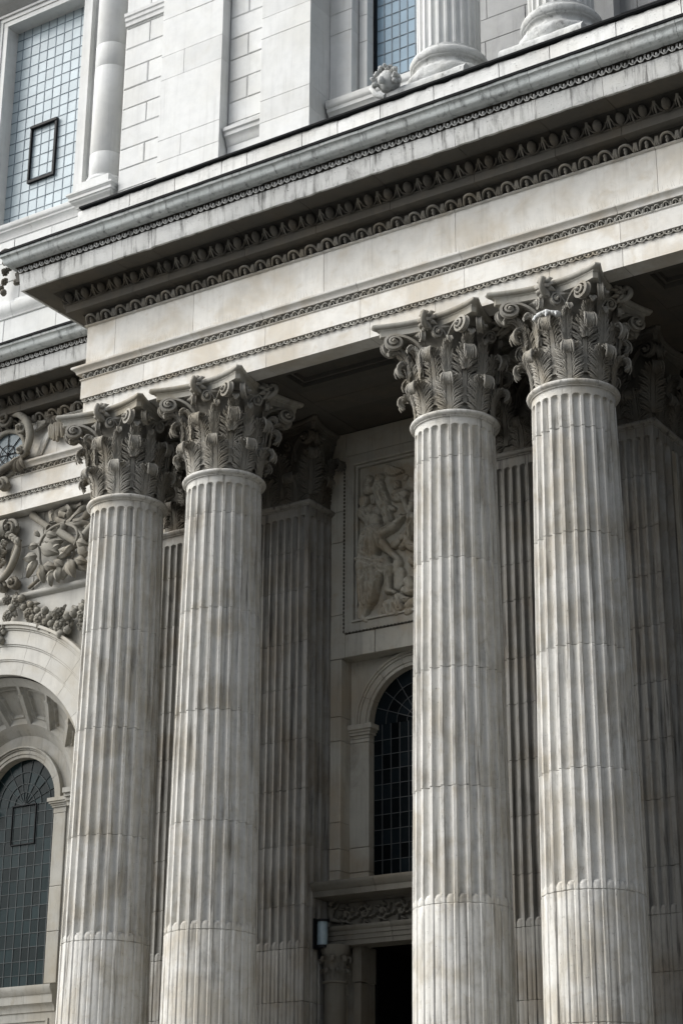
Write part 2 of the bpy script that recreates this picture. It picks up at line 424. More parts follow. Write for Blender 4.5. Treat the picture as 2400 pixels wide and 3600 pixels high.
ABA = abacus_mesh('abacus', M_ABA, hx=.83, hy=.81, cut=.12); ABAD = ABA.copy(); ABAD.materials[0] = M_CARD
b = MB(); b.lathe([(.47,0),(.44,.1),(.43,.6),(.47,.85),(.55,.97),(.62,1.0),(.62,1.03),(0,1.03)], 48)
BELL = b.mesh('bell', M_CARV, 50)
def add_capital(col, z0, h=1.2):
    """round Corinthian capital, its pieces are sub-parts of the capital"""
    cap = link('capital', BELL, col, (0,0,z0), (0,0,0), (1,1,(h-.165)/1.03))
    s = (h-.165)/1.03; q_ = (h-.168)/1.032      # leaves stretch with the bell
    def put(nm, me, r, ang, z=0, extra=0.0, sc=(1,1,1), off=0.0, tilt=0.0):
        o = bpy.data.objects.new(nm, me); C.objects.link(o); o.parent = cap
        o.location = (r*math.sin(ang)+off*math.cos(ang), -r*math.cos(ang)+off*math.sin(ang), z*q_/s)
        o.rotation_euler = (tilt, 0, ang+extra); o.scale = (sc[0], sc[1], sc[2]*(q_ if nm != 'flower' else 1)/s); return o
    for k in range(8):
        j = lambda: rnd.uniform(-.03,.03)
        put('leaf', LV['low'], .485, k*PI/4+PI/8, 0, j(), (1,1+j(),1+j()))
        put('leaf', LV['up'], .475, k*PI/4, 0, j(), (1,1.05 if k%2 else .95,1+j()))
        put('leaf_stalk', CAUL, .52, k*PI/4+PI/8, .36)
    for k in range(4):
        a = k*PI/2
        for sgn in (-1,1):
            # corner volutes: plane runs from near the face towards the corner
            ca = a+PI/4; st = ca - sgn*PI/4*.62
            px, py = .50*math.sin(st), -.50*math.cos(st); qx, qy = .965*math.sin(ca-sgn*.07), -.965*math.cos(ca-sgn*.07)
            L = math.hypot(qx-px, qy-py); an = math.atan2(qy-py, qx-px)
            o = bpy.data.objects.new('volute', LV['vol']); C.objects.link(o); o.parent = cap
            o.location = (px, py, (h-.168-.405)/s)
            flip = -1 if sgn < 0 else 1
            o.rotation_euler = (0, 0, an); o.scale = (L/.45, 1.0*flip, 1.0/s)
            # helices near the middle of the face
            st = a + sgn*.40; px, py = .54*math.sin(st), -.54*math.cos(st); en = a + sgn*.10; qx, qy = .66*math.sin(en), -.66*math.cos(en)
            L = math.hypot(qx-px, qy-py); an = math.atan2(qy-py, qx-px)
            o = bpy.data.objects.new('volute', LV['hel']); C.objects.link(o); o.parent = cap
            o.location = (px, py, (h-.168-.36)/s); o.rotation_euler = (0,0,an); o.scale = (L/.285, 1.0 if sgn < 0 else -1.0, .88/s)
        put('leaf', LV['top'], .58, a+PI/4, .08, 0, (1.0,1.3,.92))
        for sgn in (-1,1): put('leaf', LV['top'], .56, a+sgn*.34, .06, sgn*.5, (.8,.8,.9))
        put('flower', LV['flo'], .60, a, (h-.085)/q_, 0, (1.05,1.2,1.1))
    link('abacus', ABA, cap, (0,0,(h-.168)/s), (0,0,0), (1,1,1/s))
    return cap

# ------------------------------------------------------------------ fluted shafts
ZJ = [-.6, 1.05, 2.42, 3.86, 5.25, 6.72, 8.13, 9.5, 10.14]
CAB = 3.98
def rad_at(z):
    t = max(0, (z-1.0)/9.14); return .612 - .092*t**1.5
def section_round(r, nfl=24, q=9, fil=.235):
    """list of (x, y, nx, ny, u, hw); u None on the fillets"""
    out = []; step = 2*PI/nfl
    for k in range(nfl):
        a = k*step; half = step*(1-fil)/2
        for i in range(q):
            u = -1+2*i/(q-1); t = a+u*half
            out.append((r*math.cos(t), r*math.sin(t), math.cos(t), math.sin(t), u, r*half))
    return out
def section_flat(w, d, nf, ns, q=9, m=.045):
    """right-hand side, front and left-hand side of a pilaster, clockwise seen from above"""
    out = []
    def run(p, q_, nrm, n):
        L = math.hypot(q_[0]-p[0], q_[1]-p[1]); ux, uy = (q_[0]-p[0])/L, (q_[1]-p[1])/L
        pitch = (L-2*m)/n; hw = pitch*.5*.77
        out.append((p[0], p[1], *nrm, None, hw))
        for k in range(n):
            c = m+pitch*(k+.5)
            for i in range(q):
                u = -1+2*i/(q-1); s = c+u*hw
                out.append((p[0]+ux*s, p[1]+uy*s, *nrm, u, hw))
        out.append((q_[0], q_[1], *nrm, None, hw))
    run((-w/2, d), (-w/2, 0), (-1, 0), ns)
    run((-w/2, 0), (w/2, 0), (0, -1), nf)
    run((w/2, 0), (w/2, d), (1, 0), ns)
    return out
def flute_off(u, hw, z, ztop, dep=1.0):
    if u is None: return 0.0
    u = max(-1, min(1, u)); D = hw*dep
    e = 1.0
    if ztop - z < hw:
        k = 1-(ztop-z)/hw
        v = 1-u*u-k*k; groove = -D*math.sqrt(v) if v > 0 else 0.0
    else: groove = -D*math.sqrt(max(0, 1-u*u))
    if z > CAB: return groove
    k = 1-(CAB-z)/hw
    lim = 1-u*u-(k*k if k > 0 else 0)
    if lim <= 0: return groove
    reed = -.006 - D*.42*(1-math.sqrt(lim))
    return max(groove, reed) if k <= 0 else max(groove, -D*(1-math.sqrt(lim))-.004)
def drum_mesh(secf, z0, z1, ztop, mat, closed=True, seed=0, r_scale=True):
    hwt = secf(z0)[4][5] if secf(z0)[4][5] else .05
    zs = {z0, z0+.007, z1-.007, z1}
    if z1 > ztop-.08:
        for i in range(9): zs.add(min(z1-.007, ztop - hwt*(1-math.cos(i/8*PI/2)) - 1e-4*i))
        zs.add(ztop+.002)
    if z0 < CAB < z1+.01:
        for i in range(9): zs.add(min(z1-.008, CAB - hwt*(1-math.cos(i/8*PI/2))))
        zs.add(CAB+.003)
    n = max(2, int((z1-z0)/.35))
    for i in range(1, n): zs.add(z0+(z1-z0)*i/n)
    zs = sorted(z for z in zs if z0-1e-6 <= z <= z1+1e-6)
    V = []; sec0 = secf(z0); k = len(sec0)
    for z in zs:
        sec = secf(z); endr = (z < z0+.003 or z > z1-.003)
        for i, (x, y, nx, ny, u, hw) in enumerate(sec):
            o = flute_off(u, hw, z, ztop)
            nzv = noise.noise(Vector((x*5+seed*3.1, y*5, z*2.5)))*.0025 + noise.noise(Vector((x*16+seed, y*16, z*9)))*.0012
            if endr: o -= .008 + .012*max(0, noise.noise(Vector((x*11, y*11+seed*7, z*3))))
            zz = z
            if z in (z0+.007, z1-.007): zz = z + (1 if z > (z0+z1)/2 else -1)*(-.006*max(0, noise.noise(Vector((x*9+seed, y*9, 3.3)))))
            V.append((x+nx*(o+nzv), y+ny*(o+nzv), zz))
    F = []
    for i in range(len(zs)-1):
        for j in range(k if closed else k-1):
            F.append((i*k+j, i*k+(j+1)%k, (i+1)*k+(j+1)%k, (i+1)*k+j))
    if not closed: F = [tuple(reversed(q)) for q in F]
    if closed:
        F.append(tuple(range(k-1,-1,-1))); F.append(tuple((len(zs)-1)*k+j for j in range(k)))
    return mkmesh('drum', V, F, mat, 42)
def astragal_prof(r): return [(r-.03,-.06),(r-.005,-.03),(r+.002,0),(r+.004,.012),(r+.022,.016),(r+.024,.028),(r+.035,.032),(r+.060,.05),(r+.066,.07),(r+.055,.092),(r+.03,.104),(r-.05,.108)]

NECK = 10.14-0.125
ZC = ZJ[:-1]+[NECK]
DR = []
for i in range(len(ZC)-1):
    DR.append(drum_mesh(lambda z: section_round(rad_at(z)), ZC[i], ZC[i+1], NECK-.08, M_COL, True, i))
b = MB(); b.lathe(astragal_prof(.52), 72); AST = b.mesh('astragal', M_COL, 50)
b = MB(); b.lathe([(0,-.98),(.84,-.98),(.86,-.9),(.84,-.82),(.74,-.80),(.70,-.76),(.72,-.72),(.78,-.70),(.77,-.64),(.66,-.61),(.62,-.59),(0,-.59)], 48)
BASE = b.mesh('base', M_COL, 50)
def fluted_column(x, y, label):
    t = empty('fluted_column', (x,y,-.98), label, 'column', 'paired Corinthian columns of the portico')
    for i, me in enumerate(DR):
        link('drum', me, t, (rnd.uniform(-.003,.003), rnd.uniform(-.003,.003), .98), (0,0,rnd.randrange(24)*PI/12))
    link('astragal', AST, t, (0,0,NECK+.98))
    link('base', BASE, t, (0,0,.98))
    add_capital(t, NECK+.106+.98, 11.446-NECK-.106)
    return t
fluted_column(-16.82, 20.0, 'leftmost of the four big fluted columns, standing in front of the round-arched niche window')
fluted_column(-15.09, 20.0, 'fluted column second from the left, with the fluted corner pilaster close behind its right side')
fluted_column(-11.38, 20.0, 'fluted column standing just right of the doorway and of the carved figure panel')
c4 = fluted_column(-9.67, 20.0, 'rightmost and nearest big fluted column, with a snow-white leaf tip in its capital')

b = MB()
for k in range(9):
    t0 = (k-4)/4.2; b.blob((t0*.155, -.655-.05*(1-t0*t0), .735-.03*t0*t0), (.048,.065,.020+.006*(k%3)), 10, 7, lambda d: 1+.25*noise.noise(d*4+Vector((k,0,0))))
    if k in (1,5,8): b.tube([(t0*.15,-.68-.04*(1-t0*t0),.73-.03*t0*t0),(t0*.17,-.73-.03*(1-t0*t0),.70),(t0*.18,-.745-.03*(1-t0*t0),.66)], [.020,.019,.006], 6)
capn = [c_ for c_ in c4.children if c_.name.startswith('capital')][0]
o = b.build('white_crust', M_UP, capn, 60); o.scale = (1,1,1.0); o.rotation_euler = (0,0,.0); o.location = (0,0,.03); o['label'] = 'snow-white crust on one leaf tip'
# ------------------------------------------------------------------ pilasters behind the columns
def pilaster(x, label, ns=3, d=.62, deep=False):
    t = empty('fluted_pilaster', (x,21.4,-.98), label, 'pilaster', 'fluted pilasters behind the columns')
    w = 1.0
    for i in range(len(ZJ)-1):
        cuts = [ZJ[i], ZJ[i+1]] if i in (0, 7) else [ZJ[i], (ZJ[i]+ZJ[i+1])/2+rnd.uniform(-.2,.1), ZJ[i+1]]
        for a, b_ in zip(cuts, cuts[1:]):
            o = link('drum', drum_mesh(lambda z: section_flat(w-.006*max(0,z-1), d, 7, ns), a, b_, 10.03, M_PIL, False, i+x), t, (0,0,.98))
            o.name = 'stone'
    b = MB(); V = []; F = []
    P = astragal_prof(0.0)
    for (cx, cy, sx, sy) in ((-w/2+.03, d, -1, 0), (-w/2+.03, 0, -1, -1), (w/2-.03, 0, 1, -1), (w/2-.03, d, 1, 0)):
        for p, z in P: V.append((cx+sx*(p+.0), cy+sy*(p+.0), z))
    k = len(P)
    for i in range(3):
        for j in range(k-1): F.append((i*k+j, (i+1)*k+j, (i+1)*k+j+1, i*k+j+1))
    b.add(V, F); b.build('astragal', M_PIL, t, 40, loc=(0,0,10.14+.98))
    # capital: block with leaves, corner volutes and a slab on top
    b = MB(); hb = w/2-.05
    prof = [(0,0),(0,.6),(.03,.85),(.08,1.0),(.08,1.04)]
    V = []; F = []
    for p, z in prof: V += [(-hb-p, d, z), (-hb-p, -p+.03, z), (hb+p, -p+.03, z), (hb+p, d, z)]
    for i in range(len(prof)-1):
        for j in range(3): F.append((i*4+j, i*4+j+1, (i+1)*4+j+1, (i+1)*4+j))
    b.add(V, F)
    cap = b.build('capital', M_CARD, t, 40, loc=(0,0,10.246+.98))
    def put(nm, me, x_, y_, z, ang, sc=(1,1,1)):
        o = bpy.data.objects.new(nm, me); C.objects.link(o); o.parent = cap; o.location = (x_, y_, z); o.rotation_euler = (0,0,ang); o.scale = sc
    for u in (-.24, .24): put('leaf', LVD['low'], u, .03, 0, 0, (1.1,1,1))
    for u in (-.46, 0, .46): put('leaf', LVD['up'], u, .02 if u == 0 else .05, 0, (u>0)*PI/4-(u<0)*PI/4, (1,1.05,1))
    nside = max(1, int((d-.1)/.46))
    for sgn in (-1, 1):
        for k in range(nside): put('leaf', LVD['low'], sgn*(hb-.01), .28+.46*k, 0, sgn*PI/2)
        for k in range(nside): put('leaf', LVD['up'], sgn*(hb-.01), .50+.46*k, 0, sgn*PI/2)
        o = bpy.data.objects.new('volute', LVD['vol']); C.objects.link(o); o.parent = cap; o.location = (sgn*.18, -.02, .60); o.rotation_euler = (0,0,-.35*sgn if sgn > 0 else PI+.35); o.scale = (1.15, 1 if sgn > 0 else -1, 1)
        o = bpy.data.objects.new('volute', LVD['vol']); C.objects.link(o); o.parent = cap; o.location = (sgn*.50, .33, .60); o.rotation_euler = (0,0,-PI/2+.35*sgn); o.scale = (1.15, -1 if sgn > 0 else 1, 1)
        o = bpy.data.objects.new('volute', LVD['hel']); C.objects.link(o); o.parent = cap; o.location = (sgn*.27, -.05, .62); o.rotation_euler = (0,0,PI if sgn > 0 else 0); o.scale = (.7, 1 if sgn < 0 else -1, .88)
    put('flower', LVD['flo'], 0, -.12, 1.12, 0)
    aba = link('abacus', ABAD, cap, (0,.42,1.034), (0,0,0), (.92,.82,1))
    return t
pilaster(-16.82, 'fluted pilaster glimpsed in the gap between the two left columns')
pilaster(-15.09, 'fluted corner pilaster left of the carved figure panel, its shaft bearing the cylindrical lamp')
pilaster(-11.38, 'dark fluted pilaster glimpsed in the gap between the two right columns')
pilaster(-9.70, 'dark fluted pilaster with a long receding side at the right edge behind the nearest column', 10, 2.6)

# ------------------------------------------------------------------ entablature of portico and wing
XF, YF = -17.34, 19.5
CUT_F = [-16.8,-15.36,-13.12,-11.04,-8.16,-5.6,-2.8]
CUT_A = [-16.77,-14.06,-12.37,-11.36,-9.69,-8.68,-6.2,-2.8]
CUT_B = [-16.2,-14.06,-12.5,-10.9,-8.68,-6.2,-2.8]
CUT_C = [-16.3,-15.64,-14.3,-13.1,-11.9,-10.61,-9.43,-8.5,-7.3,-6,-4.4,-2.8]
CUT_G = [-16.33,-15.2,-14.19,-12.9,-11.94,-10.58,-9.41,-8.48,-7.41,-6,-4.4,-2.8]
PR = dict(
 lower=[(0,11.446),(0,11.70)],
 band=[(-.02,11.70),(-.02,11.76),(.033,11.762)],
 upper=[(.035,11.76),(.035,12.045)],
 bead=[(.035,12.045),(.048,12.05),(.056,12.06),(.048,12.07),(.03,12.073)],
 leafground=[(.0,12.074),(.0,12.140)],
 taenia=[(.09,12.142),(.094,12.16),(.105,12.185),(.13,12.205),(.148,12.215),(.152,12.222),(.152,12.25),(-.02,12.285)],
 frieze=[(0,12.28),(0,12.94)],
 bead2=[(.005,12.94),(.028,12.944),(.04,12.956),(.028,12.968),(.012,12.972)],
 leafground2=[(-.01,12.973),(.0,13.05),(.06,13.129)],
 dent=[(.235,13.131),(.24,13.135),(.24,13.25),(.252,13.254),(.26,13.265),(.252,13.276)],
 egg=[(.25,13.278),(.235,13.30),(.24,13.35),(.29,13.41),(.35,13.428),(.385,13.436)],
 soffit=[(.386,13.441),(.695,13.441),(.695,13.45)],
 corona=[(.698,13.432),(.724,13.432),(.727,13.44),(.735,13.52),(.75,13.70)],
 dec=[(.745,13.70),(.73,13.715),(.74,13.79),(.80,13.80)],
 gutter=[(.86,13.80),(.875,13.812),(.885,13.82),(.912,13.835),(.928,13.86),(.932,13.89),(.938,13.915),(.953,13.938),(.975,13.948),(.978,13.955),(.982,13.988),(.3,14.03)])
# carved enrichments: one mesh per kind
def tongue(name, mat, w, h, out):
    b = MB()
    b.tube([(-w*.42,0,h),(-w*.46,-out*.7,h*.45),(-w*.18,-out,h*.06),(0,-out*1.05,0)], [w*.06,w*.075,w*.085,w*.06], 5)
    b.tube([(w*.42,0,h),(w*.46,-out*.7,h*.45),(w*.18,-out,h*.06),(0,-out*1.05,0)], [w*.06,w*.075,w*.085,w*.06], 5)
    b.blob((0,-out*.5,h*.45),(w*.17,out*.8,h*.36),7,5)
    return b.mesh(name, mat, 60)
def arch_leaf(name, mat, w, h, out):
    b = MB(); P = []
    for i in range(9):
        a = PI*i/8; P.append((-w*.30*math.cos(a)*(1.0 if i not in (0,8) else 1.25), -out*(.55+.45*math.sin(a)), h*(.42+.52*math.sin(a)) if i not in (0,8) else h*.06))
    b.tube(P, [w*.05,w*.06,w*.068,w*.07,w*.07,w*.07,w*.068,w*.06,w*.05], 6)
    b.blob((0,-out*.55,h*.50),(w*.09,out*.5,h*.22),7,5)
    b.tube([(0,-out*.35,h*.45),(0,-out*.8,h*.2),(0,-out*.9,-h*.06)],[w*.07,w*.09,w*.02],6)
    for k in (-1,0,1): b.tube([(w*.5+k*w*.05,-out*.3,h*.85),(w*.5+k*w*.07,-out*.85,h*.4),(w*.5+k*w*.10,-out*1.0,h*.02)],[w*.035,w*.055,w*.03],5)
    return b.mesh(name, mat, 60)
def egg_mesh(name, mat):
    b = MB(); b.blob((0,-.035,0),(.058,.07,.086),12,8)
    P = [(-.115*math.cos(a), -.03-.02*math.sin(a), -.105*math.sin(a)+.02) for a in [PI*i/10 for i in range(11)]]
    b.tube(P, [.010+.004*math.sin(PI*i/10) for i in range(11)], 6)
    return b.mesh(name, mat, 60)
def dart_mesh(name, mat):
    b = MB(); b.tube([(0,-.01,.09),(0,-.045,.03),(0,-.05,-.05),(0,-.04,-.10)],[.022,.014,.012,.003],6)
    for s in (-1,1): b.tube([(s*.005,-.03,.08),(s*.035,-.04,.02),(s*.045,-.03,-.06)],[.010,.009,.004],5)
    return b.mesh(name, mat, 60)
M_RECESS = stone('shade_toned_recess_stone', (.045,.043,.038), (.06,.05,.035), (.015,.014,.012), .7, .3, .4, .3, .5, .1, 1.6)  # near-black ground of the carved bands, recess shade painted as colour
M_EDG = stone('enrichment_stone', (.40,.39,.355), (.27,.235,.18), (.05,.047,.042), .8, .3, .6, .3, .4, .16, 1.6)
M_EDG2 = stone('cornice_leaf_stone', (.18,.172,.152), (.18,.155,.115), (.04,.037,.033), .8, .3, .6, .3, .4, .2, 1.6)  # darker than the other enrichment, for painted shade below the cornice
M_EGG = stone('egg_and_dart_stone', (.085,.08,.07), (.08,.066,.048), (.04,.037,.033), .8, .3, .5, .3, .4, .2, 1.6)  # soffit shadow over the egg band is put into this colour
ORN = dict(t1=tongue('carved_tongue', M_EDG, .12, .052, .024), t2=arch_leaf('carved_leaf', M_EDG, .125, .075, .036),
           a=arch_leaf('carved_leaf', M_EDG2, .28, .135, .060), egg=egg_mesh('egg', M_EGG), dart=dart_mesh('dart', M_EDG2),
           g=tongue('carved_petal', M_COR, .105, .085, .026))
def entablature(label, X0, X1, Y, corner, cutsets, hang):
    t = empty('entablature', ((X0 if corner is None else corner), Y, 11.446), label, 'entablature')
    L = -t.location
    def seg(nm, key, cuts, mat, jit=0.0, back=.3, **k):
        st = [X0]+[c for c in cuts if X0 < c < X1]+[X1]
        for i, (a, b_) in enumerate(zip(st, st[1:])):
            o = sweep(nm, PR[key], a, b_, Y, mat, t, back, corner if (i == 0 and corner is not None) else None, 22.2, .10, jit, **k)
            o.location = L
    cf, ca, cb, cc, cg = cutsets
    seg('architrave_stone','lower',ca,M_ENT); seg('moulding','band',ca,M_RECESS); seg('moulding','leafground',cb,M_RECESS); seg('moulding','leafground2',cf,M_RECESS); seg('architrave_stone','upper',cb,M_ENT)
    seg('moulding','bead',cb,M_ENT); seg('moulding','taenia',cb,M_ENT,.002); seg('frieze_stone','frieze',cf,M_ENT)
    seg('moulding','bead2',cf,M_ENT); seg('moulding','dent',cc,M_SOF); seg('moulding','egg',cc,M_RECESS,back=.35)
    seg('soffit_stone','soffit',cc,M_SOF,back=.3); seg('corona_stone','corona',cc,M_COR,.0075,back=-.69,smooth=30); seg('moulding','dec',cc,M_RECESS,.004); seg('gutter_stone','gutter',cg,M_GUT,.0045)
    # enrichment
    x0 = X0 if corner is None else corner
    def row(nm, me, z, p, pitch, tilt, ph=0.0, ret=True, **k):
        x = x0 - (p if corner is not None else 0) + pitch*(.5+ph)
        while x < X1:
            o = link(nm, me, t, (x+L.x+rnd.uniform(-.02,.02)*pitch, Y-p+L.y, z+L.z), (tilt+rnd.uniform(-.05,.05),rnd.uniform(-.04,.04),0), (rnd.uniform(.93,1.05),rnd.uniform(.8,1.1),rnd.uniform(.92,1.04))); x += pitch
        if corner is not None and ret:
            y = Y - p + pitch*(.5+ph)
            while y < 21.8:
                link(nm, me, t, (corner-p+L.x, y+L.y, z+L.z), (tilt,0,-PI/2)); y += pitch
    row('carved_tongue', ORN['t1'], 11.704, .004, .12, .35, ret=False)
    row('carved_leaf', ORN['t2'], 12.072, .018, .125, .45, ret=False)
    row('carved_leaf', ORN['a'], 12.976, .015, .28, .50, ret=False)
    row('egg', ORN['egg'], 13.355, .285, .31, .75); row('dart', ORN['dart'], 13.345, .275, .31, .75, .5)
    row('carved_petal', ORN['g'], 13.712, .752, .105, .2, ret=False)
    return t
entablature('long stone entablature resting on the four big columns, with egg-and-dart cornice above a plain frieze', XF, -2.8, YF, XF, (CUT_F,CUT_A,CUT_B,CUT_C,CUT_G), True)
WC = [-24,-22.5,-21.3,-20.55,-19.3,-18.2]
entablature('set-back stone entablature above the garland and arch at the left edge', -26, -17.3, 21.8, None,
            ([-23,-21.5,-19.9],[-23.5,-20.6,-18.6],[-23.5,-20.6,-18.6],WC,[-23,-21.2,-20.2,-19.0,-18.3]), False)
# black edge strips and blocking course
def lead(name_lbl, x0, x1, y0, y1, z0, z1, wob=.0):
    b = MB(); n = max(2, int((x1-x0)/.25)); V = []; F = []
    for i in range(n+1):
        x = x0+(x1-x0)*i/n; w = .006*noise.noise(Vector((x*2.3, y0, z0)))
        V += [(x,y0+w,z0+w*.5),(x,y1,z0),(x,y1,z1),(x,y0+w,z1+w)]
    for i in range(n):
        for j in range(4): F.append((i*4+j, (i+1)*4+j, (i+1)*4+(j+1)%4, i*4+(j+1)%4))
    F += [(3,2,1,0), tuple(n*4+j for j in range(4))]
    o = MB(); o.add(V, F); ob = o.build('edge_strip', M_STRIP)
    return tag(ob, name_lbl, 'flashing')
lead('black strip along the lip of the portico gutter', -18.34, -2.8, 18.50, 18.75, 13.99, 14.028)
lead('black strip along the lip of the set-back gutter at far left', -26, -17.5, 20.80, 21.1, 13.99, 14.03)
lead('black lead strip topping the rough blocking course, below the upper columns', -17.40, -2.8, 19.20, 19.6, 14.835, 14.865)
bc = empty('blocking_course', (-17.46,19.25,14.03), 'course of rough white stones on top of the cornice, under the black lead strip', 'parapet')
xs = [-17.46,-16.45,-15.6,-14.75,-14.3,-13.35,-12.75,-12.05,-11.2,-10.2,-9.45,-8.5,-7.6,-6.5,-5.4,-4.2,-2.8]
M_BLK = stone('rough_blocking_stone', (.66,.665,.655), (.54,.53,.49), (.22,.22,.21), .5, .4, .3, .8, 1.0, .07)
for a, c in zip(xs, xs[1:]):
    o = sweep('stone', [(0,13.90),(0,14.80),(-.02,14.83)], a, c, 19.25, M_BLK, bc, .5, None, None, .07, .011, 35, .006); o.location = -bc.location
b = MB(); b.box(-17.44,-2.8,19.62,21.4,14.60,14.80); tag(b.build('terrace_roof', plain('lead_roof', (.10,.105,.11), .6)), 'flat lead roof behind the blocking course', 'roof')
b = MB(); b.box(-18.2,-2.8,18.8,21.9,13.62,13.92); tag(b.build('cornice_core', M_SOF), 'hidden rubble core of the portico cornice', 'masonry')

# portico ceiling with recessed panels
ce = empty('portico_ceiling', (-14,20.8,11.446), 'dark stone ceiling with sunk panels between the columns', 'ceiling')
def pt(o): o.location = -ce.location; return o
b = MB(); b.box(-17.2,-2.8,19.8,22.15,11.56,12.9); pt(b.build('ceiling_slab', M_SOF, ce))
def panel_frame(x0,x1,y0,y1,w=.05,z=11.446,d=.1):
    b = MB(); b.box(x0,x1,y0,y0+w,z,z+d); b.box(x0,x1,y1-w,y1,z,z+d); b.box(x0,x0+w,y0+w,y1-w,z,z+d); b.box(x1-w,x1,y0+w,y1-w,z,z+d)
    return b
def ring_slab(x0,x1,y0,y1,hx0,hx1,hy0,hy1,z0,z1):
    b = MB(); b.box(x0,hx0,y0,y1,z0,z1); b.box(hx1,x1,y0,y1,z0,z1); b.box(hx0,hx1,y0,hy0,z0,z1); b.box(hx0,hx1,hy1,y1,z0,z1); return b
for (x0,x1) in ((-14.25,-12.22),(-8.72,-6.2)):
    pass
bays = [(-17.3,-14.18,-17.0,-14.6),(-14.18,-12.28,-14.0,-12.46),(-12.28,-8.70,-11.9,-9.1),(-8.70,-3.0,-8.5,-3.2)]
for i,(x0,x1,h0,h1) in enumerate(bays):
    if i in (1,3):
        pt(ring_slab(x0+.002,x1-.002,19.79,20.48,h0,h1,19.87,20.33,11.448,11.565).build('soffit_panel', M_SOF, ce))
        pt(panel_frame(h0+.03,h1-.03,19.90,20.30,.035,11.50,.06).build('panel_frame', M_SOF, ce))
        b = MB(); b.box(x0+.002,x1-.002,20.486,20.84,11.452,11.565); pt(b.build('soffit_panel', M_SOF, ce))
        b = MB(); b.box(x0+.002,x1-.002,20.846,21.25,11.449,11.565); pt(b.build('soffit_panel', M_SOF, ce))
        b = MB(); b.box(x0+.002,x1-.002,21.256,22.1,11.454,11.565); pt(b.build('soffit_panel', M_SOF, ce))
    else:
        b = MB(); b.box(x0+.002,x1-.002,19.79,22.1,11.448,11.565); pt(b.build('soffit_panel', M_SOF, ce))
b = MB(); b.box(-2.8,3,19.2,26,-.9,14.8); tag(b.build('portico_core', M_SOF), 'mass of the portico running on beyond the right edge', 'masonry')
b = MB(); b.box(-17,-2.8,22.3,26,11.0,14.6); b.box(-9.2,-2.8,25.0,25.3,-.9,11.0); tag(b.build('loggia_core', M_VOID), 'unlit inner wall deep behind the nearest column', 'wall')

b = MB(); b.box(-32,-14.7,23.3,26,-.9,24); b.box(-14.7,-2.8,24.8,26,-.9,11.0); b.box(-14.7,3,22.35,26,11.45,24); b.box(-9.3,-2.8,22.4,24.8,11.46,11.6); b.box(-12.0,-10.2,22.3,24.8,-.9,11.44)  # unseen boxes added behind the walls to stop light leaking in
tag(b.build('light_block_mass', M_VOID), 'added unseen black mass behind the walls, keeping light out', 'building')
# ------------------------------------------------------------------ windows
def disc_sector(b, c, r0, r1, a0, a1, y, n=4, th=.006):
    V = []; F = []
    for i in range(n+1):
        a = a0+(a1-a0)*i/n
        for r in (r0, r1): V.append((c[0]+r*math.cos(a), y, c[1]+r*math.sin(a)))
    for i in range(n): F.append((2*i, 2*i+1, 2*i+3, 2*i+2) if r0 > 1e-4 else (2*i, 2*i+1, 2*i+3, 2*i+2))
    b.add(V, F)
def pane(x0, x1, z0, z1, y, mat, parent, t=.006):
    a = rnd.uniform(-.0012,.0012); c = rnd.uniform(-.0012,.0012)
    V = [(x0,y-a-c,z0),(x1,y+a-c,z0),(x1,y+a+c,z1),(x0,y-a+c,z1)]; V += [(p[0],p[1]+t,p[2]) for p in V]
    F = [(0,1,2,3),(7,6,5,4),(0,4,5,1),(1,5,6,2),(2,6,7,3),(3,7,4,0)]
    return link('pane', mkmesh('pane', V, F, mat), parent)
def grid_window(parent, xs, zs, y, mg, mb, bw=.008):
    for i in range(len(xs)-1):
        for j in range(len(zs)-1):
            pane(xs[i]+.002, xs[i+1]-.002, zs[j]+.002, zs[j+1]-.002, y, mg, parent)
    for x in xs[1:-1]:
        b = MB(); b.box(x-bw, x+bw, y-.008, y+.008, zs[0], zs[-1]); b.build('lead_came', mb, parent)
    for z in zs[1:-1]:
        b = MB(); b.box(xs[0], xs[-1], y-.010, y+.006, z-bw*.7, z+bw*.7); b.build('saddle_bar', mb, parent)
def casement(parent, x0, x1, z0, z1, y, w=.03, tilt=.0, rows=4, colsn=3, mg=None, mb=None, d=.05):
    b = MB()
    b.box(x0,x1,y-d,y,z0,z0+w); b.box(x0,x1,y-d*1.3,y,z1-w,z1); b.box(x0,x0+w*.6,y-d,y,z0+w,z1-w); b.box(x1-w*.9,x1,y-d,y,z0+w,z1-w)
    fr = b.build('casement_frame', M_IRON, parent)
    return fr
# upper left tall window
wl_ = empty('leaded_window', (-20.93,22.0,17.2), 'tall pale-blue leaded window with a small black-framed opening light, top left', 'window')
def shift(root):
    for ch in root.children:
        ch.location = ch.location - root.location
xs_ = [-21.95]+[-21.755+.202*i for i in range(9)]
zs_ = [17.08+.222*i for i in range(20)]
grid_window(wl_, [-21.76,-21.555,-21.345,-21.138,-20.942,-20.748,-20.555,-20.357,-20.156,-19.95,-19.80], zs_, 22.0, M_GUP, M_BAR, .006)
casement(wl_, -21.16, -20.54, 17.86, 19.03, 21.99, .05)
shift(wl_)
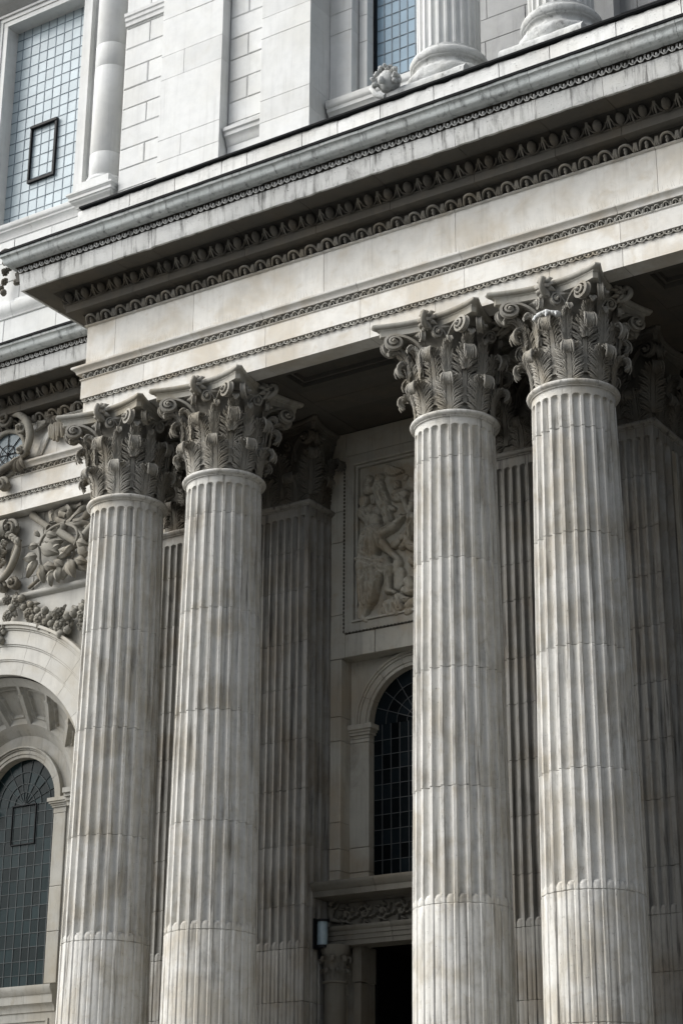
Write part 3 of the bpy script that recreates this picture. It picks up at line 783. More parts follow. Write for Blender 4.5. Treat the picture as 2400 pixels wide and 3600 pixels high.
# upper wall of the wing around it
uw = empty('upper_wing_wall', (-20,21.8,14), 'white ashlar wall of the upper storey left of the pilasters, holding the tall leaded window', 'wall')
zc = [14.0,14.45,14.9,15.36,15.8,16.2,16.62]
courses(-26,-18.4,[14.0,14.5,15.05],21.70,.3,M_UP,uw,1.1,seed=1)
courses(-26,-18.4,[15.40,15.8,16.2,16.62],21.72,.3,M_UP,uw,1.0,seed=2)
for o in [sweep('string_moulding', [(0,15.05),(.02,15.06),(.03,15.10),(.06,15.13),(.09,15.19),(.10,15.25),(.085,15.31),(.05,15.33),(.02,15.40)], a, c, 21.70, M_UP, uw, .2) for a, c in ((-26,-21.0),(-21.0,-17.0))]: pass
sill = [(.0,16.62),(.02,16.63),(.025,16.655),(.04,16.665),(.05,16.72),(.085,16.78),(.11,16.80),(.115,16.83),(.14,16.85),(.15,16.87),(.15,16.93),(-.1,16.965)]
for a, c in ((-26,-20.75),(-20.75,-19.3)): sweep('sill_moulding', sill, a, c, 21.78, M_UP, uw, .3)
FX0, FX1, FZ0, FZ1 = -21.97, -20.02, 17.10, 21.20
# window surround: moulded frame and reveals
def surround(parent, x0, x1, z0, z1, y, depth, w, mat):
    for (d0, d1, pr) in ((0, w*.45, .03), (w*.45, w*.8, .05), (w*.8, w, .085)):
        b = MB()
        b.box(x0-d1, x0-d0, y-pr, y+.02, z0, z1+d0); b.build('jamb_moulding', mat, parent)
        b = MB(); b.box(x1+d0, x1+d1, y-pr, y+.02, z0, z1+d0); b.build('jamb_moulding', mat, parent)
        b = MB(); b.box(x0-d1, x1+d1, y-pr-.002, y+.02, z1+d0+.001, z1+d1); b.build('lintel_moulding', mat, parent)
    b = MB(); b.box(x0-.25, x0, y+.021, y+depth, z0, z1+.2); b.box(x1, x1+.25, y+.021, y+depth, z0, z1+.2); b.box(x0, x1, y+.021, y+depth, z1, z1+.2)
    b.build('reveal', mat, parent)
surround(uw, -21.70, -19.84, 16.96, 21.25, 21.74, .33, .24, M_UP)
courses(-26,-21.94,[16.96,17.8,18.7,19.5,20.4,21.3,22.5],21.78,.3,M_UP,uw,1.2,seed=4)
courses(-19.60,-18.3,[16.96,17.43,18.35,18.8,19.55,20.0,20.9,21.7,22.5],21.78,.3,M_UP,uw,2.0,seed=5)
courses(-22.2,-19.8,[21.56,22.6],21.78,.3,M_UP,uw,1.2,seed=6)
sweep('hood_moulding', [(0,21.58),(.05,21.60),(.10,21.66),(.14,21.70),(.40,21.72),(.42,21.90),(.5,22.0)], -26, -19.86, 21.78, M_UP, uw, .2)
shift(uw)
# engaged column on its pedestal
ec = empty('engaged_column', (-18.97,21.56,17.24), 'smooth half-sunk white column standing on a moulded pedestal right of the tall window', 'column')
for z0, z1 in ((17.0,17.44),(17.44,19.16),(19.16,19.62),(19.62,23.0)):
    b = MB(); r = .292
    b.lathe([(0,z0-17.24),(r-.004,z0-17.24),(r,z0-17.234),(r,z1-17.246),(r-.004,z1-17.24),(0,z1-17.24)], 48); b.build('drum', M_UP, ec, 40)
b = MB(); b.lathe([(0,-.36),(.325,-.36),(.34,-.34),(.342,-.31),(.33,-.285),(.31,-.275),(.31,-.255),(.292,-.24),(0,-.24)], 48); b.build('base_ring', M_UP, ec, 40)
b = MB(); b.box(-.345,.36,-.35,.2,-.54,-.36); b.build('plinth', M_UP, ec)
def frustum(b, x0, x1, y0, y1, z0, z1, p0, p1):
    b.add([(x0-p0,y0-p0,z0),(x1+p0,y0-p0,z0),(x1+p0,y1,z0),(x0-p0,y1,z0),(x0-p1,y0-p1,z1),(x1+p1,y0-p1,z1),(x1+p1,y1,z1),(x0-p1,y1,z1)],
          [(0,3,2,1),(4,5,6,7),(0,1,5,4),(1,2,6,5),(2,3,7,6),(3,0,4,7)])
for (z0, z1, p0, p1) in ((-.82,-.795,.02,.035),(-.794,-.775,.045,.05),(-.774,-.74,.05,.07),(-.739,-.70,.07,.115),(-.699,-.665,.115,.13),(-.664,-.61,.145,.145),(-.609,-.575,.15,.175),(-.574,-.541,.18,.18)):
    b = MB(); frustum(b, -.33, .30, -.23, .25, z0, z1, p0, p1); b.build('pedestal_cap', M_UP, ec)
b = MB(); b.box(-.33,.30,-.23,.25,-2.6,-.821); b.build('pedestal_die', M_UP, ec)
# rusticated wall and the flat pilasters of the upper storey
def rusticated(parent, x0, x1, zs, y, xj, start):
    for i in range(len(zs)-1):
        if (i+start) % 2: 
            ashlar(x0, xj, zs[i], zs[i+1], y, .2, M_UP, parent, .014, .003); ashlar(xj, x1, zs[i], zs[i+1], y, .2, M_UP, parent, .014, .003)
        else: ashlar(x0, x1, zs[i], zs[i+1], y, .2, M_UP, parent, .014, .003)
ru = empty('rusticated_wall', (-18,21.3,14.8), 'white wall of grooved blocks between the smooth engaged column and the broad pilasters', 'wall')
b = MB(); b.box(-18.47,-17.45,21.31,21.6,14.8,23); b.build('joint_bed', M_UP, ru)
rusticated(ru, -18.455, -17.56, [14.8,15.3,15.7,16.10,16.503,16.905,17.285,17.687,18.075,18.468,18.873,19.273,19.69,19.80], 21.285, -17.93, 0)
sweep('string_moulding', [(.0,19.72),(.03,19.73),(.035,19.80),(.055,19.82),(.06,19.88),(.08,19.90),(.085,19.96),(0,19.98)], -18.455, -17.53, 21.285, M_UP, ru, .1)
rusticated(ru, -18.455, -17.56, [19.98,20.4,20.8,21.2,21.6], 21.285, -17.93, 1)
shift(ru)
def upper_pilaster(x0, x1, joints, label, backp, cutx=None):
    t = empty('broad_pilaster', ((x0+x1)/2,21.1,14.8), label, 'pilaster', 'broad flat pilasters of the upper storey')
    zs = [14.8]+joints+[22.6]
    for i in range(len(zs)-1):
        if cutx and i % 2:
            ashlar(x0, cutx, zs[i], zs[i+1], 21.1, backp, M_UP, t, .004, .0015); ashlar(cutx, x1, zs[i], zs[i+1], 21.1, backp, M_UP, t, .004, .0015)
        else: ashlar(x0, x1, zs[i], zs[i+1], 21.1, backp, M_UP, t, .004, .0015)
    shift(t); return t
upper_pilaster(-17.50, -16.24, [16.64,17.04,18.2,18.665,19.4,19.95,20.8], 'broad flat white pilaster right of the grooved wall, left one of the two', .45, -17.02)
upper_pilaster(-15.45, -14.50, [16.68,17.086,18.252,18.645,19.5,20.4], 'broad flat white pilaster with a deep shaded return, left of the upper blue window', .70)
ru2 = empty('rusticated_wall', (-15.8,21.3,14.8), 'narrow strip of grooved white blocks squeezed between the two broad flat pilasters', 'wall')
b = MB(); b.box(-16.235,-15.46,21.32,21.6,14.8,23); b.build('joint_bed', M_UP, ru2)
ashlar(-16.22,-15.455,14.8,16.62,21.29,.2,M_UP,ru2)
sweep('string_moulding', [(-.0,16.60),(.02,16.62),(.03,16.68),(.06,16.74),(.09,16.76),(.095,16.82),(.125,16.84),(.13,16.90),(0,16.95)], -16.22, -15.455, 21.29, M_UP, ru2, .1)
rusticated(ru2, -16.22, -15.455, [16.96,17.035,17.43,17.834,18.242,18.652,19.06,19.47,19.88,20.3,20.7], 21.295, -15.85, 1)
shift(ru2)
# upper portico wall with the blue window
up = empty('upper_portico_wall', (-13,21.65,14.8), 'ashlar wall behind the upper fluted columns, with the blue leaded window', 'wall')
sweep('sill_moulding', [(-.03,16.55),(-.02,16.58),(.0,16.60),(.01,16.68),(.05,16.74),(.08,16.76),(.085,16.82),(.11,16.84),(.12,16.88),(.12,16.95),(-.05,16.98)], -14.46, -12.0, 21.60, M_UP, up, .2)
courses(-14.5,-11.9,[14.8,15.4,16.0,16.56],21.62,.3,M_UP,up,.9,seed=8)
for z0, z1 in ((16.98,18.27),(18.27,18.66),(18.66,19.5),(19.5,20.5)): ashlar(-14.5,-14.08,z0,z1,21.65,.25,M_UP,up)
for z0, z1 in ((16.98,18.1),(18.1,18.6),(18.6,19.5),(19.5,20.5)): ashlar(-14.07,-13.91,z0,z1,21.84,.4,M_UP,up)
M_UPG = stone('grey_upper_wall_stone', (.33,.335,.335), (.30,.30,.285), (.16,.16,.16), .5, .3, .4, .3, .3, .06)  # upper stone turned grey, painting in the shadow behind the columns
courses(-12.55,-10.62,[14.8,15.5,15.95,16.4,16.8,17.2,17.6,18.4],21.75,.3,M_UPG,up,1.0,seed=9)
courses(-10.6,-3,[14.8,15.4,15.8,16.2,16.6,17.0,17.6,18.4],21.95,.3,M_UPG,up,1.0,seed=10)
b = MB(); b.box(-10.28,-9.6,21.70,21.94,14.8,18.4); b.build('pier_strip', M_UPG, up)
shift(up)
w2 = empty('leaded_window', (-13.2,22.1,16.98), 'blue leaded window partly hidden by the upper fluted column', 'window')
grid_window(w2, [-13.89,-13.75,-13.61,-13.465,-13.32,-13.176,-13.03,-12.88,-12.74,-12.6], [16.98+.236*i for i in range(12)], 22.1, M_GUP2, M_BAR, .009)
b = MB(); b.box(-13.92,-13.885,22.02,22.12,16.95,19.6); b.build('window_frame', M_IRON, w2)
shift(w2)
# upper fluted columns
def rad_up(z): return .452
UDR = drum_mesh(lambda z: section_round(.452, 24, 9, .24), 15.72, 19.5, 25.0, M_UP, True, 2)
# flutes of this storey end in a plain band above the base: cabling level is not used here
b = MB()
ub = [(0,14.90),(.57,14.90),(.58,15.10),(.585,15.12),(.605,15.18),(.61,15.24),(.59,15.31),(.55,15.335),(.53,15.34),(.525,15.36),(.49,15.39),(.475,15.43),(.485,15.47),(.52,15.49),(.525,15.505),(.54,15.515),(.555,15.55),(.555,15.59),(.535,15.63),(.50,15.64),(.495,15.665),(.47,15.67),(.455,15.69),(.452,15.72),(0,15.72)]
M_BASE = stone('eroded_base_stone', (.46,.47,.465), (.42,.42,.39), (.08,.08,.08), .5, .3, .95, .9, 1.0, .05, 3.0)
def eroded_lathe(prof, n, amp, seed):
    V = []; F = []
    P = []
    for a, c in zip(prof, prof[1:]):
        P.append(a); P.append(((a[0]+c[0])/2, (a[1]+c[1])/2))
    P.append(prof[-1])
    for r, z in P:
        for k in range(n):
            t = 2*PI*k/n; x, y = r*math.cos(t), r*math.sin(t)
            e = (amp*noise.fractal(Vector((x*6+seed, y*6, z*9)), .7, 2.2, 6)*(1.25 if z < 15.45 else .45)) if r > .1 else 0
            V.append((x*(1+e), y*(1+e), z+e*.3))
    for i in range(len(P)-1):
        for k in range(n): F.append((i*n+k, i*n+(k+1)%n, (i+1)*n+(k+1)%n, (i+1)*n+k))
    return V, F
def upper_column(x, label, seed):
    t = empty('upper_column', (x,20.0,14.9), label, 'column', 'fluted columns of the upper storey')
    link('shaft', UDR, t, (0,0,-14.9), (0,0,.05*seed))
    V, F = eroded_lathe(ub, 72, .03, seed); link('base', mkmesh('base', V, F, M_BASE, 60), t, (0,0,-14.9))
    b = MB(); n = 30; V = []; F = []
    for i in range(n+1):
        xx = -.62+1.22*i/n
        for yy, zz in ((-.66,14.86),(-.67,14.95),(-.665,15.04),(-.62,15.10),(.5,15.12),(.5,14.86)):
            e = .035*noise.fractal(Vector((xx*5+seed, yy*5, zz*7)), .8, 2.2, 3); V.append((xx, yy+e, zz+(e if zz > 14.9 else 0)))
    for i in range(n):
        for j in range(5): F.append((i*6+j, (i+1)*6+j, (i+1)*6+j+1, i*6+j+1))
    F += [tuple(range(5,-1,-1)), tuple(n*6+j for j in range(6))]
    b.add(V, F); b.build('plinth', M_BASE, t, 60, loc=(0,0,-14.9))
    return t
upper_column(-11.38, 'upper fluted column rising beside the blue window, on a crumbling round base', 1)
upper_column(-9.62, 'upper fluted column at the very top right, on a ruined round base', 2)
def lumpy(c, r, seed, amp=.35, n=26, m=18):
    b = MB(); b.blob(c, r, n, m, lambda d: 1+amp*noise.fractal(Vector((d.x*2.2+seed, d.y*2.2, d.z*2.2)), .9, 2.1, 4)); return b
mk = empty('stone_mask', (-11.95,19.3,15.15), 'eroded carved head sticking out at the foot of the upper fluted column', 'carving')
b = MB(); b.blob((-11.95,19.32,15.20),(.17,.16,.17),28,20, lambda d: 1+.10*noise.fractal(d*2.4, .9, 2.1, 4))
b.blob((-11.97,19.14,15.13),(.045,.05,.06),10,8); b.blob((-12.04,19.2,15.22),(.03,.03,.03),8,6); b.blob((-11.90,19.2,15.24),(.03,.03,.03),8,6)
b.build('face', M_BASE, mk, 70)
for k in range(30):
    a = -.5+4.1*k/29; q = .165+.02*math.sin(k*2.3); c = (-11.95+q*math.cos(a), 19.24+.05*math.sin(k*1.7), 15.20+q*math.sin(a)); b = MB()
    b.blob(c, (.034+.01*math.sin(k*3),.05,.032), 8, 6, lambda d: 1+.3*noise.noise(d*3+Vector((k,0,0)))); b.build('curl', M_BASE, mk, 60)
b = MB(); b.tube([(-12.14,19.3,15.22),(-12.17,19.22,15.1),(-12.10,19.22,14.98),(-11.98,19.26,14.93)],[.04,.035,.045,.05],8); b.build('curl', M_BASE, mk, 60)
shift(mk)

# ------------------------------------------------------------------ rear wall of the portico: bay with panel, window, door
pw = empty('portico_wall', (-14.5,22.0,-.9), 'shaded ashlar wall behind the columns, around the figure panel, arched window and door', 'wall')
zp = [-.9,-.2,.5,1.2,1.9,2.6,3.3,4.05,4.62,4.96,5.26,5.63,6.78,7.13,7.97]
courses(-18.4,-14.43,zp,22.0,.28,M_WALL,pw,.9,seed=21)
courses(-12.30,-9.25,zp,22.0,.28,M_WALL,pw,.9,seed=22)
# courses above the recess and around the figure panel
PX0, PX1, PZ0, PZ1 = -14.39, -12.35, 8.33, 11.05
for a, c in ((-18.4,-15.0),(-15.0,PX0+.02)): 
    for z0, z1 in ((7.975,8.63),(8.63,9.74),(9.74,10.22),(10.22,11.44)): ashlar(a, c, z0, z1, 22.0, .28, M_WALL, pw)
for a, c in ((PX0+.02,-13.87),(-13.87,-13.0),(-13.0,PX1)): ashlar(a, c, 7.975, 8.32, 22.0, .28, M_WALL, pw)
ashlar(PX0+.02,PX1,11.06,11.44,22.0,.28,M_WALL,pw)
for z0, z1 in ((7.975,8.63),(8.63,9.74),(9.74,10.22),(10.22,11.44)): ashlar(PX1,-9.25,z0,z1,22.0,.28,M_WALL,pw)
# back of the window recess, arch and piers
AX, AZ, AR, AE = -13.37, 7.03, .75, .967
RY = 22.27
b = MB(); n = 36; V = []; F = []
for i in range(n+1):
    a = PI*i/n; cx, cz = math.cos(a), math.sin(a)
    k = min(1.14/max(abs(cx),1e-6), .98/max(cz,1e-6)); k = min(k, 2)
    V += [(AX+AE*cx, RY, AZ+AE*cz), (AX+k*cx, RY, AZ+k*cz)]
for i in range(n): F.append((2*i, 2*i+1, 2*i+3, 2*i+2))
b.add(V, F); b.build('spandrel', M_WALL, pw)
def arch_ring(parent, cx, cz, rings, joints, ymat, name='voussoir', seg=6, depth=.3, y_in=None):
    """rings = list of (r0, r1, yfront); one object per voussoir and ring"""
    for (ra, rb, yf, nm) in rings:
        for a0, a1 in zip(joints, joints[1:]):
            V = []; F = []; g = .0025/ra
            for i in range(seg+1):
                a = a0+g+(a1-a0-2*g)*i/seg
                for r, y in ((ra, yf+.006),(ra+.006, yf),(rb-.006, yf),(rb, yf+.006),(rb, yf+depth),(ra, yf+depth)):
                    V.append((cx+r*math.cos(a), y, cz+r*math.sin(a)))
            for i in range(seg):
                for j in range(6): F.append((i*6+j, i*6+(j+1)%6, (i+1)*6+(j+1)%6, (i+1)*6+j))
            F += [tuple(range(5,-1,-1)), tuple(seg*6+j for j in range(6))]
            link(nm, mkmesh(nm, V, F, ymat, 35), parent)
js = [PI*i/7 for i in range(8)]
arch_ring(pw, AX, AZ, [(AR,AR+.055,RY-.02,'voussoir'),(AR+.055,AR+.145,RY-.035,'voussoir'),(AR+.145,AR+.178,RY-.055,'arch_moulding'),(AR+.178,AE,RY-.075,'arch_moulding')], js, M_WALL, depth=.20)
for sx in (-1,1):
    x0, x1 = (AX-1.10, AX-AR) if sx < 0 else (AX+AR, AX+1.04)
    for z0, z1 in ((-.9,1.0),(1.0,2.6),(2.6,4.3),(4.3,4.96),(4.96,5.30),(5.30,6.78),(6.78,6.84)):
        ashlar(x0, x1, z0, z1, RY-.02, .20, M_WALL, pw)
    for (z0, z1, p) in ((6.84,6.885,.0),(6.885,6.925,.03),(6.925,6.96,.05),(6.96,7.03,.075)):
        b = MB(); b.box(x0-p*.5, x1+p*(1 if sx < 0 else .5), RY-.02-p, RY+.16, z0+.001, z1); b.build('impost_moulding', M_WALL, pw)
shift(pw)
wi = empty('arched_window', (AX,22.6,4.7), 'black arched leaded window over the doorway, half hidden by a column', 'window')
xs_ = [AX-AR+.145*i for i in range(6)]+[AX+AR-.025]
xs_ = [-14.13,-13.983,-13.84,-13.696,-13.553,-13.41,-13.267,-13.124,-12.98,-12.84,-12.70,-12.6]
zs_ = [4.274+.211*i for i in range(13)]
GY = 22.385
grid_window(wi, xs_, zs_+[AZ+.0], GY, M_GIN, M_BARD, .006)
nr = [.03,.20,.37,.55,.76]
for k in range(9):
    a0, a1 = PI*k/9, PI*(k+1)/9
    for r0_, r1_ in zip(nr, nr[1:]):
        b = MB(); disc_sector(b, (AX,AZ), r0_, r1_, a0+.004, a1-.004, GY+rnd.uniform(-.002,.002)); b.build('pane', M_GIN, wi)
    b = MB(); b.tube([(AX+.03*math.cos(a0),GY-.008,AZ+.03*math.sin(a0)),(AX+.76*math.cos(a0),GY-.008,AZ+.76*math.sin(a0))], .007, 5); b.build('lead_came', M_BARD, wi)
for r in nr[1:-1]:
    b = MB(); b.tube([(AX+r*math.cos(PI*i/24),GY-.01,AZ+r*math.sin(PI*i/24)) for i in range(25)], .006, 5); b.build('lead_came', M_BARD, wi)
b = MB(); b.box(-14.5,-12.2,22.46,22.5,4,8); b.build('dark_backing', M_VOID, wi)
shift(wi)

# carved figure panel (bas-relief)
def relief(name, x0, x1, z0, z1, Y, shapes, res, mat, parent, conv, amp=1.0, noise_amp=.006, seed=0.0, ridges=()):
    nx, nz = int((x1-x0)/res), int((z1-z0)/res)
    X = np.linspace(x0, x1, nx+1); Z = np.linspace(z0, z1, nz+1); XX, ZZ = np.meshgrid(X, Z)
    H = np.zeros_like(XX)
    wx = .008*np.sin(XX*21+ZZ*13+np.sin(ZZ*11))+.002*np.sin(XX*67-ZZ*49+1); wz = .008*np.sin(ZZ*19-XX*15+np.sin(XX*13))+.002*np.sin(ZZ*71+XX*53)
    k_w = 1.0 if res < .0087 else .35; X0_, Z0_ = XX, ZZ; XX = XX+wx*k_w; ZZ = ZZ+wz*k_w
    for s in shapes:
        (ax, az), (bx, bz) = conv(s[0], s[1]), conv(s[2], s[3]); ra = s[4]; rb = s[5] if len(s) > 5 else ra; hh = s[6] if len(s) > 6 else 1.0
        dx, dz = bx-ax, bz-az; L2 = dx*dx+dz*dz+1e-9
        t = np.clip(((XX-ax)*dx+(ZZ-az)*dz)/L2, 0, 1); R = ra+(rb-ra)*t
        d2 = ((XX-ax-t*dx)**2+(ZZ-az-t*dz)**2)/(R*R)
        h = np.sqrt(np.clip(1-d2, 0, 1))*R*.85*hh + np.where(d2 < 1, .035, 0)*hh
        # folds across drapery
        if len(s) > 7: h = h + np.where(d2 < 1, s[7]*np.sin(((XX-ax)*dz-(ZZ-az)*dx)/math.sqrt(L2)*s[8]+3*t), 0)*np.clip(1-d2, 0, 1)
        H = np.maximum(H, h)
    H = H*(1+.05*np.sin(XX*85+ZZ*40+3*np.sin(ZZ*18))*np.sin(ZZ*33+XX*12))
    for s in ridges:
        (ax, az), (bx, bz) = conv(s[0], s[1]), conv(s[2], s[3]); dx, dz = bx-ax, bz-az; L2 = dx*dx+dz*dz+1e-9
        t = np.clip(((X0_-ax)*dx+(Z0_-az)*dz)/L2, 0, 1); q = .012*np.sin(t*PI)*(1 if s[0] % 2 else -1)
        d2 = ((X0_-ax-t*dx+q*dz/math.sqrt(L2))**2+(Z0_-az-t*dz-q*dx/math.sqrt(L2))**2)/(s[4]*s[4]); H = H+np.where(d2 < 1, s[5]*(1-d2), 0)
    V = []
    for j in range(nz+1):
        for i in range(nx+1):
            x, z = X[i], Z[j]; e = noise_amp*noise.fractal(Vector((x*9+seed, z*9, 1.7)), .9, 2.1, 4)
            V.append((x, Y-H[j, i]*amp-e, z))
    F = []
    for j in range(nz):
        for i in range(nx): a = j*(nx+1)+i; F.append((a, a+1, a+nx+2, a+nx+1))
    return link(name, mkmesh(name, V, F, mat, 60), parent)
RDG = [(430,1240,400,1400),(470,1230,450,1420),(520,1220,505,1440),(565,1240,560,1450),(600,1270,600,1400),(440,1500,560,1540),(420,1530,600,1580),(400,1470,520,1490),
 (430,1600,400,1940),(460,1600,440,1960),(500,1600,470,1980),(540,1610,500,1960),(575,1640,520,1940),(610,1640,540,1880),(580,1540,700,1570),(570,1580,690,1610),
 (470,1020,455,1110),(500,1005,480,1090),(530,1000,500,1040),(590,1040,600,1065),(565,1020,590,1030),(540,1140,600,1190),(640,1180,740,1110),
 (560,700,590,860),(600,690,640,860),(640,720,660,850),(540,640,600,660),(640,920,660,1040),(680,920,700,1040),(390,960,420,1030),(430,950,460,1010),
 (440,600,470,620),(560,570,590,600),(755,655,780,675),(740,800,780,840),(800,790,850,830),(930,1080,900,1250),(960,1080,930,1260),(880,1330,940,1350),
 (780,1920,810,2020),(830,1910,880,1930),(700,1990,700,2050),(750,1970,790,2050),(620,2040,660,2070),(860,1840,940,1860),(690,1640,680,1780),(700,1620,710,1700)]
RDG = [(*r_, .013, .014) for r_ in RDG]+[(r_[0]+14, r_[1]+4, r_[2]+14, r_[3]+4, .008, -.012) for r_ in RDG]
M_REL = stone('relief_stone', (.44,.415,.35), (.33,.27,.19), (.07,.06,.05), .9, .3, .5, .3, .3, .03, 2.5)
fp = empty('figure_panel', (-13.3,22.0,8.33), 'framed stone panel carved with a kneeling robed man and smaller figures, above the arched window', 'relief')
def cvp(x, y): return (-14.15+(x-350)/610*.93, 10.94-((y-400)+(x-350)*.164)/1770*2.5)
k_ = .93/610
FIG = [
 (535,1060,530,1070,70*k_,70*k_),(490,1040,460,1110,55*k_,40*k_),(545,1120,520,1190,50*k_,70*k_),
 (520,1230,470,1390,125*k_,120*k_,.9,.012,60),(620,1200,760,1130,52*k_,42*k_,1.2),(760,1125,835,1045,38*k_,26*k_,1.3),(835,1045,875,1030,22*k_,9*k_,1.3),(840,1050,860,1010,14*k_,7*k_,1.3),(800,1030,815,1010,16*k_,9*k_,1.3),
 (620,1330,720,1430,48*k_,36*k_,1.1),(720,1430,795,1490,34*k_,24*k_,1.1),
 (390,1480,640,1540,60*k_,70*k_,1.2,.014,70),(540,1570,690,1590,85*k_,60*k_,1.2,.014,60),(690,1600,680,1800,46*k_,30*k_,1.3),(675,1820,760,1850,32*k_,20*k_,1.3),
 (420,1560,440,1960,90*k_,70*k_,1.0,.016,55),(560,1600,500,1880,85*k_,60*k_,1.1,.016,60),(470,1900,390,2060,80*k_,50*k_,1.0,.012,70),(390,2090,450,2140,34*k_,22*k_,1.2),
 (575,590,570,610,46*k_,42*k_,.9),(570,680,620,880,60*k_,72*k_,.8,.01,80),(640,900,680,1060,60*k_,55*k_,.9,.01,70),(500,720,600,690,40*k_,36*k_,.8),
 (460,610,450,630,48*k_,44*k_,.8),(450,700,440,720,50*k_,50*k_,.7),(410,840,405,860,52*k_,52*k_,.9),(400,960,440,1030,70*k_,60*k_,.8,.01,80),(500,810,505,830,36*k_,36*k_,.6),
 (480,920,560,960,45*k_,40*k_,.7),(700,930,740,950,34*k_,22*k_,.8),
 (765,670,770,690,40*k_,38*k_,.7),(760,800,840,790,60*k_,60*k_,.7,.008,80),(850,850,910,1000,34*k_,28*k_,1),(910,1000,960,880,28*k_,40*k_,1),(860,610,865,600,30*k_,30*k_,.5),(950,640,960,700,50*k_,60*k_,.8),
 (940,1060,900,1270,60*k_,50*k_,.9,.012,70),(880,1310,820,1370,40*k_,26*k_,1.0),(900,1330,960,1370,50*k_,45*k_,.8),
 (860,1230,820,1260,42*k_,42*k_,.9),(770,1310,750,1330,44*k_,44*k_,.8),(930,1520,920,1510,40*k_,38*k_,.8),
 (780,1540,760,1600,55*k_,50*k_,.7),(800,1640,790,1760,60*k_,55*k_,.6),
 (900,1740,930,1780,60*k_,55*k_,1),(860,1830,940,1850,36*k_,34*k_,1.2),(800,1900,830,2030,36*k_,36*k_,1.3),(820,1900,890,1930,30*k_,30*k_,1.3),(740,1960,780,2060,46*k_,40*k_,1.1),(680,1980,690,2060,52*k_,42*k_,1.0),(900,1990,950,1950,40*k_,40*k_,1.0),(620,2040,600,2080,44*k_,30*k_,.9),(880,2060,940,2040,36*k_,36*k_,1),
]
for k in range(7): FIG.append((650+k*16, 450+k*8, 655+k*30, 570-abs(k-3)*6-k*4, 10*k_, 14*k_, .9))
for k in range(6): FIG.append((390+k*40, 440-k*12+8*math.sin(k*2), 430+k*38, 410-k*10, 20*k_, 20*k_, .5))
for k in range(7): FIG.append((700+k*26, 360-18*math.sin(k*.6), 720+k*26, 355-18*math.sin(k*.6+.5), 24*k_, 24*k_, .5))
relief('carved_figures', -14.16, -12.42, 8.42, 10.97, 22.06, FIG, .0085, M_REL, fp, cvp, 1.35, .002, ridges=RDG)
def pframe(x0,x1,z0,z1,w,y0,y1,nm):
    for (a,b_,c,d) in ((x0,x1,z0,z0+w),(x0,x1,z1-w,z1),(x0,x0+w,z0+w+.001,z1-w-.001),(x1-w,x1,z0+w+.001,z1-w-.001)):
        b = MB(); b.box(a,b_,y0,y1,c,d); b.build(nm, M_WALL, fp)
pframe(-14.37,-12.22,8.335,11.05,.13,21.985,22.1,'frame_stone')
pframe(-14.235,-12.345,8.47,10.915+.0,.03,21.955,22.1,'frame_bead')
pframe(-14.20,-12.38,8.505,10.88,.035,22.005,22.1,'frame_bead')
for i in range(46):
    b = MB(); z = 8.36+i*.058; b.blob((-14.385, 21.985, z),(.016,.016,.022),6,5)
    if i < 46: b.build('carved_bead', M_GRIM, fp, 60)
for i in range(30):
    b = MB(); b.blob((-14.34+i*.058, 21.985, 8.328),(.022,.016,.016),6,5); b.build('carved_bead', M_GRIM, fp, 60)
shift(fp)

# doorway: cornice, carved frieze, lintel, small columns, dark opening
dw = empty('doorway', (-13.3,21.85,-.9), 'dark doorway under a projecting cornice and leaf-carved lintel between the column pairs', 'doorway')
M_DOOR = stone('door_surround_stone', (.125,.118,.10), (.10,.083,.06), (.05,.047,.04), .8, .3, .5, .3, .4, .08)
dprof = [(0,4.50),(.03,4.51),(.05,4.535),(.40,4.545),(.41,4.62),(.43,4.635),(.445,4.66),(.46,4.68),(.475,4.71),(.475,4.735),(-.05,4.76)]
for a, c in ((-14.6,-13.6),(-13.6,-12.1)): sweep('cornice_moulding', dprof, a, c, 22.0, M_DOOR, dw, .2)
b = MB(); b.box(-14.58,-12.1,21.98,22.25,4.17,4.50); b.build('frieze_ground', M_DOOR, dw)
dp2 = [(0,3.92),(.0,3.985),(.014,3.99),(.014,4.05),(.028,4.055),(.028,4.105),(.045,4.12),(.06,4.15),(.06,4.175),(0,4.18)]
for a, c in ((-14.58,-13.5),(-13.5,-12.1)): sweep('lintel_moulding', dp2, a, c, 21.86, M_DOOR, dw, .35)
RIN = []
x = -14.42; sg = 1
while x < -12.3:
    cx, cz, R = x+.14, 4.335, .10
    for i in range(14):
        a = -PI*.8*sg + sg*i*.42; a2 = a+.42*sg; rr1 = R*(1-i/18); rr2 = R*(1-(i+1)/18)
        RIN.append((cx+rr1*math.cos(a), cz+rr1*math.sin(a), cx+rr2*math.cos(a2), cz+rr2*math.sin(a2), .014+.006*math.sin(i*2.1), .016, 1.6))
    for i in range(6):
        a = i*1.05; RIN.append((cx, cz, cx+.045*math.cos(a), cz+.045*math.sin(a), .018, .008, 1.8))
    for i in range(7):
        a = i*.9+.4; RIN.append((cx+R*math.cos(a), cz+R*math.sin(a), cx+(R+.05)*math.cos(a+.35), cz+(R+.05)*math.sin(a+.35), .018, .006, 1.4))
    x += .29; sg = -sg
relief('carved_scrollwork', -14.45, -12.15, 4.19, 4.49, 21.975, RIN, .009, M_DOOR, dw, lambda a, c: (a, c), 1.0, .004)
